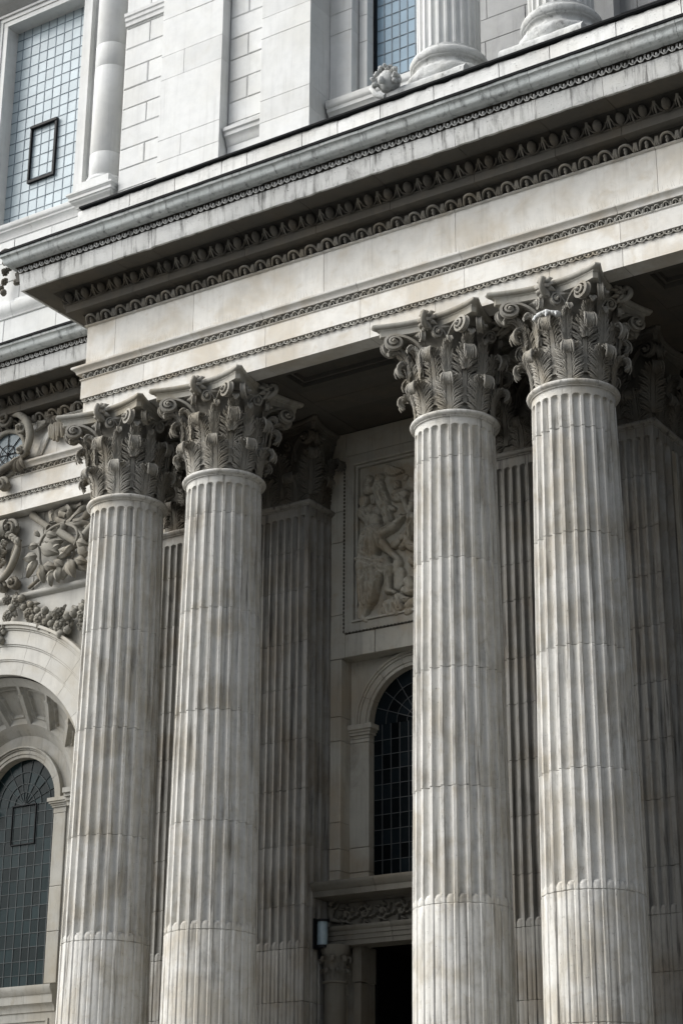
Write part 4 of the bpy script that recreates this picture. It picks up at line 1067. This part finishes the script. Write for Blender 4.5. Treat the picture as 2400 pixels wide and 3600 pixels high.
# corner figure at the left end of the frieze
b = MB(); b.blob((-14.53,21.93,4.51),(.035,.04,.045),12,9, lambda d: 1+.1*noise.noise(d*5)); b.blob((-14.53,21.96,4.53),(.05,.04,.045),10,7)
b.tube([(-14.53,21.95,4.47),(-14.52,21.94,4.42),(-14.53,21.93,4.35),(-14.50,21.94,4.29)],[.025,.052,.045,.04],10)
b.tube([(-14.49,21.93,4.43),(-14.44,21.93,4.44),(-14.42,21.95,4.50)],[.022,.018,.012],7); b.tube([(-14.57,21.94,4.43),(-14.60,21.95,4.49)],[.022,.014],7)
b.tube([(-14.51,21.92,4.29),(-14.43,21.90,4.27),(-14.36,21.93,4.25)],[.036,.028,.016],8); b.build('carved_figure', M_DOOR, dw, 70)
for (cx, cy, r, top) in ((-14.395,21.85,.145,3.42),):
    b = MB(); b.lathe([(0,-.9),(r*1.1,-.9),(r*1.05,top-1.0),(r,top-.02),(r*.99,top),(0,top)], 32, (cx,cy,0)); b.build('door_column_shaft', M_DOOR, dw, 40)
    b = MB(); b.lathe([(r,top),(r+.02,top+.005),(r+.028,top+.02),(r+.018,top+.035),(r,top+.04),(r*.98,top+.20),(r*1.12,top+.36),(r*1.35,top+.42),(r*1.35,top+.5),(0,top+.5)], 32, (cx,cy,0)); capd = b.build('door_column_capital', M_DOOR, dw, 40)
    for k in range(8):
        a = k*PI/4
        o = link('leaf', LVD['low'], capd, (cx+(r-.01)*math.sin(a), cy-(r-.01)*math.cos(a), top+.04), (0,0,a), (.30,.30,.36))
        o = link('leaf', LVD['low'], capd, (cx+(r-.01)*math.sin(a+PI/8), cy-(r-.01)*math.cos(a+PI/8), top+.14), (0,0,a+PI/8), (.34,.34,.52))
b = MB(); b.box(-14.225,-14.115,22.05,22.4,-.9,3.45); b.box(-14.235,-14.10,22.03,22.4,3.46,3.92); b.build('door_jamb', M_DOOR, dw)
b = MB(); b.box(-14.6,-14.5,22.0,22.4,-.9,3.92); b.build('door_jamb', M_DOOR, dw)
b = MB()
b.box(-14.08,-12.2,24.5,24.6,-.9,3.92); b.box(-14.14,-14.08,22.4,24.5,-.9,3.92); b.box(-12.2,-12.1,22.4,24.5,-.9,3.92); b.box(-14.14,-12.1,22.3,24.6,3.93,4.0)
b.build('dark_passage', M_VOID, dw)
shift(dw)
# cylindrical lamp
lp = empty('wall_lamp', (-14.50,21.68,4.07), 'pale blue-grey cylindrical lamp with black caps fixed beside the door cornice', 'lamp')
b = MB(); b.lathe([(0,-.155),(.072,-.155),(.072,.155),(0,.155)], 28); b.build('lamp_shade', M_LAMP, lp, 40)
for z0, z1, r in ((.155,.185,.092),(-.19,-.155,.086)):
    b = MB(); b.lathe([(0,z0),(r,z0),(r,z1),(0,z1)], 28); b.build('lamp_cap', M_IRON, lp, 40)
b = MB(); b.box(-.115,-.08,-.07,.10,-.20,.20); b.box(-.10,-.06,.05,.11,-.32,.18); b.build('bracket', M_IRON, lp)
lp.location.x = -14.49

# ------------------------------------------------------------------ left wing: wall, niche, window
wg = empty('wing_wall', (-20,22.05,0), 'pale ashlar wall left of the columns, with the great round-arched niche', 'wall')
OX, OZ, OR, OE = -21.16, 6.72, 2.04, 2.89
# wall above the arch built of courses cut by the extrados
WY = 22.05
courses(-26,-17.3,[10.03,10.35,10.9,11.44],WY-.01,.3,M_WING,wg,1.5,seed=31)
b = MB(); V = []; F = []; n = 48
for i in range(n+1):
    a = PI*i/n; c, s = math.cos(a), math.sin(a); k = min(4.0/max(abs(c),1e-6), 3.26/max(s,1e-6))
    V += [(OX+(OE-.01)*c, WY, OZ+(OE-.01)*s), (OX+k*c, WY, OZ+k*s)]
for i in range(n): F.append((2*i, 2*i+1, 2*i+3, 2*i+2))
b.add(V, F); b.build('spandrel', M_WING, wg)
sweep('string_moulding', [(0,9.965),(.02,9.97),(.035,9.985),(.05,9.99),(.075,10.01),(.085,10.04),(.075,10.07),(.04,10.085),(0,10.10)], -26, -20.75, WY, M_WING, wg, .1)
sweep('string_moulding', [(0,9.965),(.02,9.97),(.035,9.985),(.05,9.99),(.075,10.01),(.085,10.04),(.075,10.07),(.04,10.085),(0,10.10)], -20.75, -17.3, WY, M_WING, wg, .1)
js = [math.radians(d) for d in (0,17,33,47,60,73,86.5,99,112,127,143,160,180)]
arch_ring(wg, OX, OZ, [(OR,OR+.22,WY-.03,'voussoir'),(OR+.22,OR+.245,WY-.045,'arch_moulding'),(OR+.245,OR+.46,WY-.06,'voussoir'),(OR+.46,OR+.49,WY-.075,'arch_moulding'),(OR+.49,OR+.72,WY-.09,'voussoir'),(OR+.72,OR+.75,WY-.11,'arch_moulding'),(OR+.75,OR+.80,WY-.14,'arch_moulding'),(OR+.80,OE,WY-.18,'arch_moulding')], js, M_WING, seg=7, depth=.25)
courses(-19.12,-17.3,[-1,-.2,.6,1.4,2.2,3.0,3.8,4.6,5.4,6.2,6.72],WY-.02,.5,M_WING,wg,.9,seed=33)
courses(-26,-23.21,[-1,-.2,.6,1.4,2.2,3.0,3.8,4.6,5.4,6.2,6.72],WY-.02,.5,M_WING,wg,.9,seed=34)
# splayed coffered vault
def cone(a, t, d):
    R = (OR-.02)+(1.12-(OR-.02))*t; y = 22.13+t*.70; cz = OZ+(.10)*t
    nr, ny = .62, .78
    return (OX+(R+d*nr)*math.cos(a), y+d*ny*.9, cz+(R+d*nr)*math.sin(a))
def coffer(a0, a1):
    na, nt_ = 26, 34; V = []; F = []
    for i in range(na+1):
        fa = i/na; a = a0+(a1-a0)*fa
        for j in range(nt_+1):
            t = j/nt_
            da = min(fa, 1-fa)*(a1-a0)*(1.9-.8*t); dt = min(t-.10, .84-t)*.95
            e = min(da, dt); d = 0
            if e > .045: d = .05
            if e > .075: d = .075
            if e > .105: d = .065
            if e > .13: d = .11
            V.append(cone(a, t, d))
    for i in range(na):
        for j in range(nt_): q = i*(nt_+1)+j; F.append((q, q+1, q+nt_+2, q+nt_+1))
    return link('coffer', mkmesh('coffer', V, F, M_NICH, 30), wg)
nc = 9
for k in range(nc): coffer(PI*(k-.03)/nc, PI*(k+1-.03)/nc)
IX, IZ, IR, IE = -21.15, 6.82, .755, .935
IY = 22.83
b = MB(); V = []; F = []
for i in range(49):
    a = PI*i/48; c, s = math.cos(a), math.sin(a)
    V += [(IX+(IE-.02)*c, IY, IZ+(IE-.02)*s), (IX+1.18*c, IY, IZ+1.18*s)]
for i in range(48): F.append((2*i, 2*i+1, 2*i+3, 2*i+2))
b.add(V, F); b.build('niche_back', M_NICH, wg)
b = MB(); b.box(-20.22,-19.12,IY+.01,IY+.2,-1,IZ+.02); b.box(-23.2,-22.07,IY+.01,IY+.2,-1,IZ+.02); b.build('niche_back', M_NICH, wg)
arch_ring(wg, IX, IZ, [(IR,IR+.055,IY-.02,'voussoir'),(IR+.055,IR+.125,IY-.035,'voussoir'),(IR+.125,IR+.15,IY-.06,'arch_moulding'),(IR+.15,IE,IY-.085,'arch_moulding')], [PI*i/7 for i in range(8)], M_NICH, depth=.3)
for sx in (-1,1):
    x0, x1 = (IX+IR, -20.135) if sx > 0 else (-22.165, IX-IR)
    for z0, z1 in ((3.93,4.72),(4.72,5.42),(5.42,6.58)): 
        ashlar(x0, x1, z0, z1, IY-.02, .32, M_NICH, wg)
    for (z0, z1, p) in ((6.58,6.67,.0),(6.67,6.70,.02),(6.70,6.73,.035),(6.73,6.76,.06),(6.76,6.82,.08)):
        b = MB(); b.box(x0-p, x1+p*.8, IY-.02-p, IY+.3, z0+.001, z1); b.build('impost_moulding', M_NICH, wg)
for (z0, z1, p) in ((6.60,6.67,.0),(6.67,6.73,.04),(6.73,6.78,.08),(6.78,6.86,.12)):
    b = MB(); b.box(-19.9+p*.0, -19.12, IY-.28-p, IY, z0+.001, z1); b.build('impost_moulding', M_NICH, wg)
sprof = [(0,3.49),(.02,3.50),(.03,3.56),(.06,3.60),(.09,3.62),(.095,3.66),(.10,3.74),(.125,3.76),(.14,3.80),(.16,3.83),(.16,3.885),(-.05,3.91)]
sweep('sill_moulding', sprof, -23.2, -20.03, 22.72, M_NICH, wg, .2, None)
b = MB(); b.box(-23.2,-20.03,22.72,22.9,2.6,3.49); b.build('window_apron', M_NICH, wg)
for (a,c,d,e_) in ((-23.0,-20.16,3.36,3.40),(-23.0,-20.16,2.7,2.74),(-20.20,-20.16,2.741,3.359)):
    b = MB(); b.box(a,c,22.70,22.73,d,e_); b.build('apron_moulding', M_NICH, wg)
b = MB(); b.box(-20.03,-19.9,22.75,23,-1,3.49); b.box(-23.2,-19.12,22.76,23,-1,2.6); b.build('niche_back', M_NICH, wg)
shift(wg)
ww = empty('arched_window', (IX,22.98,3.9), 'dark teal arched leaded window with a small opening light, inside the left niche', 'window')
gx = [IX-IR-.01,-21.70,-21.535,-21.365,-21.195,-21.03,-20.865,-20.70,-20.535,IX+IR+.01]
gz = [3.90+.2145*i for i in range(14)]+[IZ]
gx = [x+.0 for x in gx]
M_BARN = plain('dull_lead_came', (.035,.045,.048), .7)
WGY = 22.96
grid_window(ww, gx, gz, WGY, M_GLO, M_BARN, .0065)
nr = [.02,.22,.36,.55,.77]
for k in range(9):
    a0, a1 = PI*k/9, PI*(k+1)/9
    for r0_, r1_ in zip(nr, nr[1:]):
        b = MB(); disc_sector(b, (IX,IZ), r0_, r1_, a0+.004, a1-.004, WGY+rnd.uniform(-.003,.003)); b.build('pane', M_GLO, ww)
    b = MB(); b.tube([(IX+.02*math.cos(a0),WGY-.008,IZ+.02*math.sin(a0)),(IX+.77*math.cos(a0),WGY-.008,IZ+.77*math.sin(a0))], .007, 5); b.build('lead_came', M_BARN, ww)
for r in nr[1:-1]:
    b = MB(); b.tube([(IX+r*math.cos(PI*i/24),WGY-.01,IZ+r*math.sin(PI*i/24)) for i in range(25)], .007, 5); b.build('lead_came', M_BARN, ww)
casement(ww, -21.39, -20.88, 6.18, 6.83, WGY-.005, .017, d=.025)
b = MB(); b.box(-22,-20.3,23.02,23.05,3.8,7.7); b.build('dark_backing', M_VOID, ww)
shift(ww)

# ------------------------------------------------------------------ carved ornaments on the wing
def lens_leaf(L, w, th=.03, curl=.05, n=9, m=6):
    V = []; F = []
    for i in range(n+1):
        s = i/n; ww_ = w*math.sin(PI*min(1, s**.8))**.85 + .003
        for j in range(m+1):
            t = -1+2*j/m; V.append((s*L, -th - curl*math.sin(PI*s)*1.0 + .03*abs(t)*w/.06 - (.006 if j == m//2 else 0), t*ww_))
    k = m+1
    for i in range(n):
        for j in range(m): F.append((i*k+j, (i+1)*k+j, (i+1)*k+j+1, i*k+j+1))
    N = len(V); V += [(x, y+.022, z) for x, y, z in V]; F += [tuple(N+q for q in reversed(f)) for f in F]
    for i in range(n): F += [(i*k, i*k+N, (i+1)*k+N, (i+1)*k), ((i+1)*k+m, (i+1)*k+m+N, i*k+m+N, i*k+m)]
    return V, F
M_ORN = stone('wing_carving_stone', (.24,.23,.20), (.18,.155,.115), (.05,.048,.042), .8, .3, .6, .3, .4, .10, 1.6)
sp_ = empty('laurel_trophy', (-19.8,22.0,10.1), 'carved laurel branches tied by a ribbon across a torch, left of the columns', 'carving')
brL = [(-19.71,11.08),(-19.93,11.04),(-20.11,10.94),(-20.22,10.81),(-20.23,10.68),(-20.21,10.52),(-20.11,10.32)]
brR = [(-19.68,11.06),(-19.47,10.94),(-19.40,10.80),(-19.48,10.65),(-19.52,10.47),(-19.65,10.34),(-19.81,10.32)]
brR2 = [(-19.47,10.94),(-19.32,10.78),(-19.27,10.60),(-19.30,10.42)]
for br, r_ in ((brL,.030),(brR,.026),(brR2,.022)):
    P = cr_spline([(x, 21.90-.03*math.sin(i), z) for i, (x, z) in enumerate(br)], 5); b = MB(); b.tube(P, [r_*(1-.5*i/len(P)) for i in range(len(P))], 8); b.build('stem', M_ORN, sp_, 60)
LL = [(-20.23,10.94,-20.32,11.06),(-20.24,10.79,-20.41,10.77),(-20.24,10.6,-20.48,10.58),(-20.23,10.53,-20.38,10.28),(-20.16,10.44,-20.09,10.15),(-20.12,10.41,-19.86,10.35),(-20.17,10.74,-19.83,10.58),(-20.08,10.8,-19.77,10.78),(-19.83,10.29,-19.98,10.15),(-19.54,10.4,-19.68,10.13),(-19.52,10.39,-19.4,10.1),(-19.45,10.42,-19.21,10.19),(-19.55,10.55,-19.75,10.47),(-19.53,10.51,-19.76,10.61),(-19.49,10.65,-19.64,10.49),(-19.4,10.67,-19.19,10.59),(-19.35,10.58,-19.18,10.42),(-19.65,10.31,-19.84,10.44),(-20.07,10.95,-19.87,10.87),(-19.95,10.62,-19.77,10.7),(-19.38,10.37,-19.17,10.29),(-19.74,10.32,-19.74,10.08),(-20.26,10.54,-20.44,10.42),(-19.24,10.38,-19.14,10.45),(-19.9,10.3,-19.9,10.05)]
for (x0,z0,x1,z1) in LL:
    L = math.hypot(x1-x0, z1-z0)*1.12; V, F = lens_leaf(L, L*rnd.uniform(.24,.32), rnd.uniform(.015,.05), rnd.uniform(.02,.07))
    b = MB(); b.add(V, F); o = b.build('leaf', M_ORN, sp_, 70); o.location = (x0, 21.90-rnd.uniform(0,.06), z0); o.rotation_euler = (rnd.uniform(-.4,.4)*0, -math.atan2(z1-z0, x1-x0), 0)
for P in ([(-20.48,21.97,11.39),(-20.30,21.95,11.24),(-20.08,21.93,11.08)], [(-19.84,21.93,10.95),(-19.5,21.95,10.72)], [(-19.42,21.95,10.72),(-19.15,21.96,10.98)]):
    b = MB(); b.tube(P, [.075]+[.055]*(len(P)-1), 12); b.build('torch', M_ORN, sp_, 60)
b = MB(); b.tube([(-20.49,21.99,10.13),(-20.3,21.99,10.23),(-19.85,21.98,10.51),(-19.5,21.98,10.66)], .028, 8); b.build('rod', M_ORN, sp_, 60)
def ribbon(P, w, nm, parent, mat, fold=0.0):
    P = cr_spline([(p[0], 21.93-.05*math.sin(i*1.7+1), p[1]) for i, p in enumerate(P)], 6); V = []; F = []
    for i, p in enumerate(P):
        q = P[min(i+1,len(P)-1)]; o = P[max(0,i-1)]; dx, dz = q[0]-o[0], q[2]-o[2]; l = math.hypot(dx,dz) or 1
        for s in (-1,0,1): V.append((p[0]-dz/l*w*s, p[1]-.025*(s==0)+.03*s*math.sin(i*.5), p[2]+dx/l*w*s))
    for i in range(len(P)-1):
        for j in range(2): F.append((i*3+j, (i+1)*3+j, (i+1)*3+j+1, i*3+j+1))
    N = len(V); V += [(x, y+.03, z) for x, y, z in V]; F += [tuple(N+k for k in reversed(f)) for f in F]
    for i in range(len(P)-1):
        F += [(i*3, i*3+N, (i+1)*3+N, (i+1)*3), ((i+1)*3+2, (i+1)*3+2+N, i*3+2+N, i*3+2)]
    return link(nm, mkmesh(nm, V, F, mat, 60), parent)
for P in ([(-19.71,11.08),(-19.9,11.18),(-19.96,11.36),(-19.77,11.38),(-19.63,11.29),(-19.66,11.15)], [(-19.66,11.07),(-19.44,11.24),(-19.31,11.27),(-19.34,11.12),(-19.52,11.08)], [(-19.7,11.08),(-19.8,11.0),(-19.95,11.12),(-20.05,11.10)], [(-20.01,11.15),(-20.05,11.3),(-20.02,11.39)], [(-19.61,11.05),(-19.43,11.03),(-19.26,10.98),(-19.3,10.91)],[(-19.7,11.2),(-19.85,11.28),(-19.6,11.36),(-19.42,11.38)]):
    ribbon(P, .045, 'ribbon', sp_, M_ORN)
shift(sp_)

# fruit and flower garland
def rose(seed, r):
    b = MB()
    for ring, (nk, rr_, sz, yy) in enumerate(((7, .80, .48, 0), (5, .48, .38, -.35), (3, .2, .3, -.6))):
        for k in range(nk):
            a = 2*PI*k/nk+ring*.5+seed
            b.blob((r*rr_*math.cos(a), r*yy-.1*r, r*rr_*math.sin(a)), (r*sz*(.6+.5*abs(math.sin(a))), r*.35, r*sz*(.6+.5*abs(math.cos(a)))), 8, 5)
    b.blob((0,-r*.8,0), r*.22, 8, 5); return b
def grapes(seed, r):
    b = MB(); q = random.Random(seed)
    for k in range(26):
        t = q.random(); a = q.uniform(0, 2*PI); w = r*(.85-.6*t)
        b.blob((w*math.cos(a), -abs(w*math.sin(a))*.8, r*.7-t*r*2.2), r*.24, 7, 5)
    return b
def fruit(seed, r):
    b = MB(); b.blob((0,-r*.4,0), (r,r,r*1.05), 12, 9, lambda d: 1+.08*math.cos(5*math.atan2(d.z, d.x)+seed)); b.blob((0,-r*1.35,0), r*.14, 6, 4); return b
def artichoke(seed, r):
    b = MB()
    for ring in range(4):
        for k in range(7):
            a = 2*PI*k/7+ring*.45+seed; q = r*(.95-.24*ring)
            b.tube([(q*.6*math.cos(a), -r*.25*ring, q*.6*math.sin(a)), (q*math.cos(a), -r*(.35+.28*ring), q*math.sin(a)), (q*1.05*math.cos(a), -r*(.55+.3*ring), q*1.05*math.sin(a))], [r*.28,r*.24,r*.05], 6)
    return b
KIND = {0: artichoke, 1: rose, 2: fruit, 3: grapes}; KN = {0: 'seed_head', 1: 'flower', 2: 'fruit', 3: 'grape_bunch'}
ga = empty('garland', (-20,21.95,9.6), 'dark carved garland of flowers, fruit and grapes hanging above the round arch', 'carving')
G = [(-20.87,9.97,.075,0),(-20.68,9.93,.08,1),(-20.56,9.95,.06,2),(-20.85,9.7,.08,1),(-20.95,9.54,.09,3),(-21.0,9.4,.07,2),(-20.95,9.3,.06,2),(-20.39,9.66,.085,1),(-20.36,9.81,.05,2),(-20.15,9.53,.09,1),(-20.04,9.65,.06,2),(-20.02,9.46,.05,2),(-20.14,9.4,.07,1),(-19.94,9.53,.05,2),(-19.73,9.53,.1,0),(-19.7,9.33,.1,1),(-19.9,9.41,.05,2),(-19.54,9.47,.07,2),(-19.53,9.35,.06,3),(-19.54,9.24,.06,2),(-19.66,9.19,.07,2),(-19.89,9.29,.06,1),(-19.41,9.5,.07,2),(-19.26,9.45,.085,1),(-19.32,9.28,.05,3),(-19.21,9.25,.05,3),(-20.21,9.69,.05,2),(-19.37,9.56,.05,2),(-19.25,9.56,.06,2),(-20.5,9.79,.05,2),(-20.3,9.58,.05,2),(-19.8,9.6,.06,1),(-19.62,9.4,.06,0),(-20.75,9.83,.06,2)]
for i, (x, z, r, k) in enumerate(G):
    o = KIND[k](i, r*1.12).build(KN[k], M_ORN, ga, 70); o.location = (x, WY-.08-r*.4, z); o.rotation_euler = (0, rnd.uniform(-.5,.5), 0)
for i in range(60):
    x, z, r, k = G[rnd.randrange(len(G))]; a = rnd.uniform(0, 2*PI); V, F = lens_leaf(.13, .032, .01, .03)
    b = MB(); b.add(V, F); o = b.build('leaf', M_ORN, ga, 70); o.location = (x+r*.6*math.cos(a), WY-.09, z+r*.6*math.sin(a)); o.rotation_euler = (0,-a,0)
shift(ga)
# keystone console with volute and carved head at the left edge
ky = empty('keystone_console', (-21,22.0,10.2), 'carved keystone bracket with side scrolls cut by the left edge, under the set-back entablature', 'carving')
def scroll(parent, cx, cz, R, y, turns, sense, mat, w=.10, start=0.0, thick=.035):
    P = []; n = int(turns*20)
    for i in range(n+1):
        t = i/n; a = start + sense*t*turns*2*PI; r = R*(1-t)**.8+.01; P.append((cx+r*math.cos(a), y-.10*t, cz+r*math.sin(a)))
    b = MB(); b.tube(P, [thick*(1-.5*i/n) for i in range(n+1)], 8); b.blob((cx, y-.10, cz), (.035,.05,.035), 10, 7); b.blob((cx,y+.05,cz),(R*.95,.10,R*.95),18,6)
    return b.build('volute', mat, parent, 60)
scroll(ky, -20.86, 11.20, .14, 21.86, 2.0, 1, M_ORN)
b = MB(); b.tube([(-22.0,21.86,11.22),(-20.9,21.86,11.22)], .15, 16); b.build('scroll_roll', M_ORN, ky, 60)
P = cr_spline([(-20.72,21.88,11.02),(-20.66,21.86,10.86),(-20.68,21.84,10.68),(-20.80,21.84,10.45),(-21.0,21.86,10.32),(-21.2,21.88,10.28)], 6)
b = MB(); b.tube(P, [.035+.03*math.sin(PI*i/len(P)) for i in range(len(P))], 9); b.build('side_scroll', M_ORN, ky, 60)
P = cr_spline([(-20.70,21.93,11.0),(-20.78,21.9,10.8),(-20.84,21.9,10.5)], 6); b = MB(); b.tube(P, .04, 8); b.build('side_scroll', M_ORN, ky, 60)
scroll(ky, -20.74, 10.23, .10, 21.90, 1.8, -1, M_ORN, start=PI)
scroll(ky, -21.02, 10.22, .09, 21.90, 1.5, 1, M_ORN)
b = lumpy((-21.12,21.85,10.80), (.16,.16,.22), 4, .18); b.build('head', M_ORN, ky, 70)
for i in range(14):
    z = 11.0-.028*i*1.2; b = MB(); x = -20.98+.05*math.sin(i*1.3)
    b.tube([(x,21.84,z),(x+.05,21.80,z-.03),(x+.02,21.80,z-.07),(x-.03,21.84,z-.04)], [.035,.036,.03,.015], 7); b.build('hair_curl', M_ORN, ky, 60)
for i in range(6):
    V, F = lens_leaf(.20, .05, .03, .05); b = MB(); b.add(V, F); o = b.build('leaf', M_ORN, ky, 70); o.location = (-21.1+.08*i, 21.84, 11.10-.02*i); o.rotation_euler = (0, .4*i-1.0, 0)
shift(ky)
# oval window in the wing's frieze with its scrolled frame
oc = empty('round_window', (-20.95,21.75,12.55), 'small round leaded window framed by carved scrolls in the set-back frieze, left edge', 'window')
M_GOC = glass('grey_blue_glass', (.16,.20,.22), .3, .15, .12)
for k in range(8):
    a0, a1 = PI*k/4, PI*(k+1)/4
    for r0_, r1_ in ((.0,.16),(.16,.40)):
        b = MB(); disc_sector(b, (-20.95,12.50), r0_, r1_, a0+.01, a1-.01, 21.77); b.build('pane', M_GOC, oc)
    b = MB(); b.tube([(-20.95+.0*math.cos(a0),21.755,12.50),(-20.95+.40*math.cos(a0),21.755,12.50+.40*math.sin(a0))], .008, 5); b.build('lead_came', M_IRON, oc)
b = MB(); b.tube([(-20.95+.16*math.cos(PI*i/16),21.75,12.50+.16*math.sin(PI*i/16)) for i in range(33)], .009, 5); b.build('lead_came', M_IRON, oc)
b = MB(); b.tube([(-20.95+.41*math.cos(PI*i/20),21.74,12.50+.41*math.sin(PI*i/20)) for i in range(41)], .045, 8); b.build('window_frame', M_ORN, oc, 60)
shift(oc)
sc_ = empty('scroll_cartouche', (-20.5,21.7,12.4), 'carved scrolls, leaf sprays and hanging cloth around the small round window', 'carving')
scroll(sc_, -20.92, 13.08, .12, 21.62, 1.8, -1, M_CARD)
P = cr_spline([(-20.86,21.66,13.16),(-20.62,21.62,13.10),(-20.42,21.60,12.92),(-20.33,21.60,12.68),(-20.36,21.60,12.46),(-20.46,21.62,12.36)], 6)
b = MB(); b.tube(P, [.04+.03*math.sin(PI*i/len(P)) for i in range(len(P))], 10); b.build('scroll', M_ORN, sc_, 60)
scroll(sc_, -20.47, 12.40, .09, 21.60, 1.6, 1, M_ORN, start=-PI/2)
scroll(sc_, -20.52, 12.82, .10, 21.60, 1.5, -1, M_ORN, start=PI/2)
for i in range(7):
    a = -2.6+.25*i; V, F = lens_leaf(.26, .045, .03, .06); b = MB(); b.add(V, F); o = b.build('leaf', M_CARD if i%2 else M_ORN, sc_, 70); o.location = (-20.55, 21.66, 12.33); o.rotation_euler = (0, -a, 0)
for i in range(6):
    b = MB(); x = -19.96+.05*i
    b.tube([(-19.92,21.74,12.94),(x-.02,21.70,12.75),(x+.03*math.sin(i*3),21.69,12.55-.03*i%.1)], [.03,.045,.03], 7); b.build('drapery_fold', M_ORN, sc_, 60)
for i in range(6):
    b = MB(); b.tube([(-19.94,21.74,12.94),(-20.10-.04*i,21.70,12.86-.02*i),(-20.30,21.73,12.94-.035*i)], [.03,.035,.02], 7); b.build('drapery_fold', M_ORN, sc_, 60)
for i in range(4):
    b = MB(); b.tube([(-19.95-.05*i,21.77,12.85-.05*i),(-20.12-.03*i,21.765,12.55),(-20.22-.03*i,21.77,12.33)], [.015,.028,.012], 6); b.build('drapery_fold', M_ENT, sc_, 60)
for i in range(5):
    V, F = lens_leaf(.2, .05, .03, .05); b = MB(); b.add(V, F); o = b.build('leaf', M_CARD, sc_, 70); o.location = (-19.93, 21.72, 12.95); o.rotation_euler = (0, 1.0+.5*i, 0)
scroll(sc_, -20.88, 11.90, .11, 21.62, 1.7, 1, M_ORN)
P = cr_spline([(-20.55,21.70,12.33),(-20.75,21.66,12.24),(-20.95,21.64,12.16),(-21.05,21.64,12.02)], 6); b = MB(); b.tube(P, .07, 9); b.build('scroll', M_CARD, sc_, 60)
shift(sc_)
# dark carved drop at far left in front of the upper wall
dr = empty('carved_festoon', (-21,21.55,15.8), 'nearly black carved festoon hanging on the white wall just above the cornice tip, left edge', 'carving')
for i, (x, z, r, k) in enumerate([(-21.20,16.30,.09,1),(-21.16,16.12,.08,1),(-21.02,16.05,.07,2),(-20.90,16.03,.06,1),(-20.83,15.90,.07,1),(-20.84,15.76,.06,0),(-20.85,15.62,.07,2),(-21.13,15.9,.09,0),(-21.15,15.72,.08,1),(-21.14,15.5,.07,2),(-21.2,15.6,.06,2),(-21.05,15.95,.06,1)]):
    o = KIND[k](i+50, r*.85).build(KN[k], M_GRIM, dr, 70); o.location = (x, 21.58, z)
shift(dr)

# ------------------------------------------------------------------ bird spikes
def spikes(label, x0, x1, y, z, h, step, curve=None):
    b = MB(); x = x0
    while x < x1:
        zz = z + (curve(x) if curve else 0)
        dx, dy = rnd.uniform(-.03,.03), rnd.uniform(-.03,.01); r = .0012
        b.add([(x-r,y,zz),(x+r,y,zz),(x,y+r,zz),(x+dx,y+dy,zz+h*rnd.uniform(.7,1.1))], [(0,1,3),(1,2,3),(2,0,3)]); x += step*rnd.uniform(.5,1.5)
    return tag(b.build('bird_spikes', M_WIRE), label, 'bird spikes', None, 'stuff')
spikes('fine wire bird spikes standing along the ledge below the plain frieze', -17.3, -2.8, 19.38, 12.26, .13, .055)
spikes('fine wire bird spikes along the ledge of the gutter', -17.3, -2.8, 18.62, 14.02, .12, .12)

# ------------------------------------------------------------------ ground
b = MB(); b.box(-1500,1500,-1500,1500,GROUND-1,GROUND); tag(b.build('ground', M_GRND), kind='structure')
for i in range(4):
    b = MB(); b.box(-30,3,16.9+.35*i,26,GROUND+.18*i+(.004 if i == 0 else .001),GROUND+.18*(i+1)); o = b.build('step', plain('step_stone', (.16,.155,.145), .9)); tag(o, ['lowest','second lowest','second highest','highest'][i]+' broad stone step below the columns', 'step', 'steps up to the portico')
tag_floor = MB(); tag_floor.box(-30,3,18.6,26,-.979,-.975); tag(tag_floor.build('portico_floor', M_WALL), kind='structure')
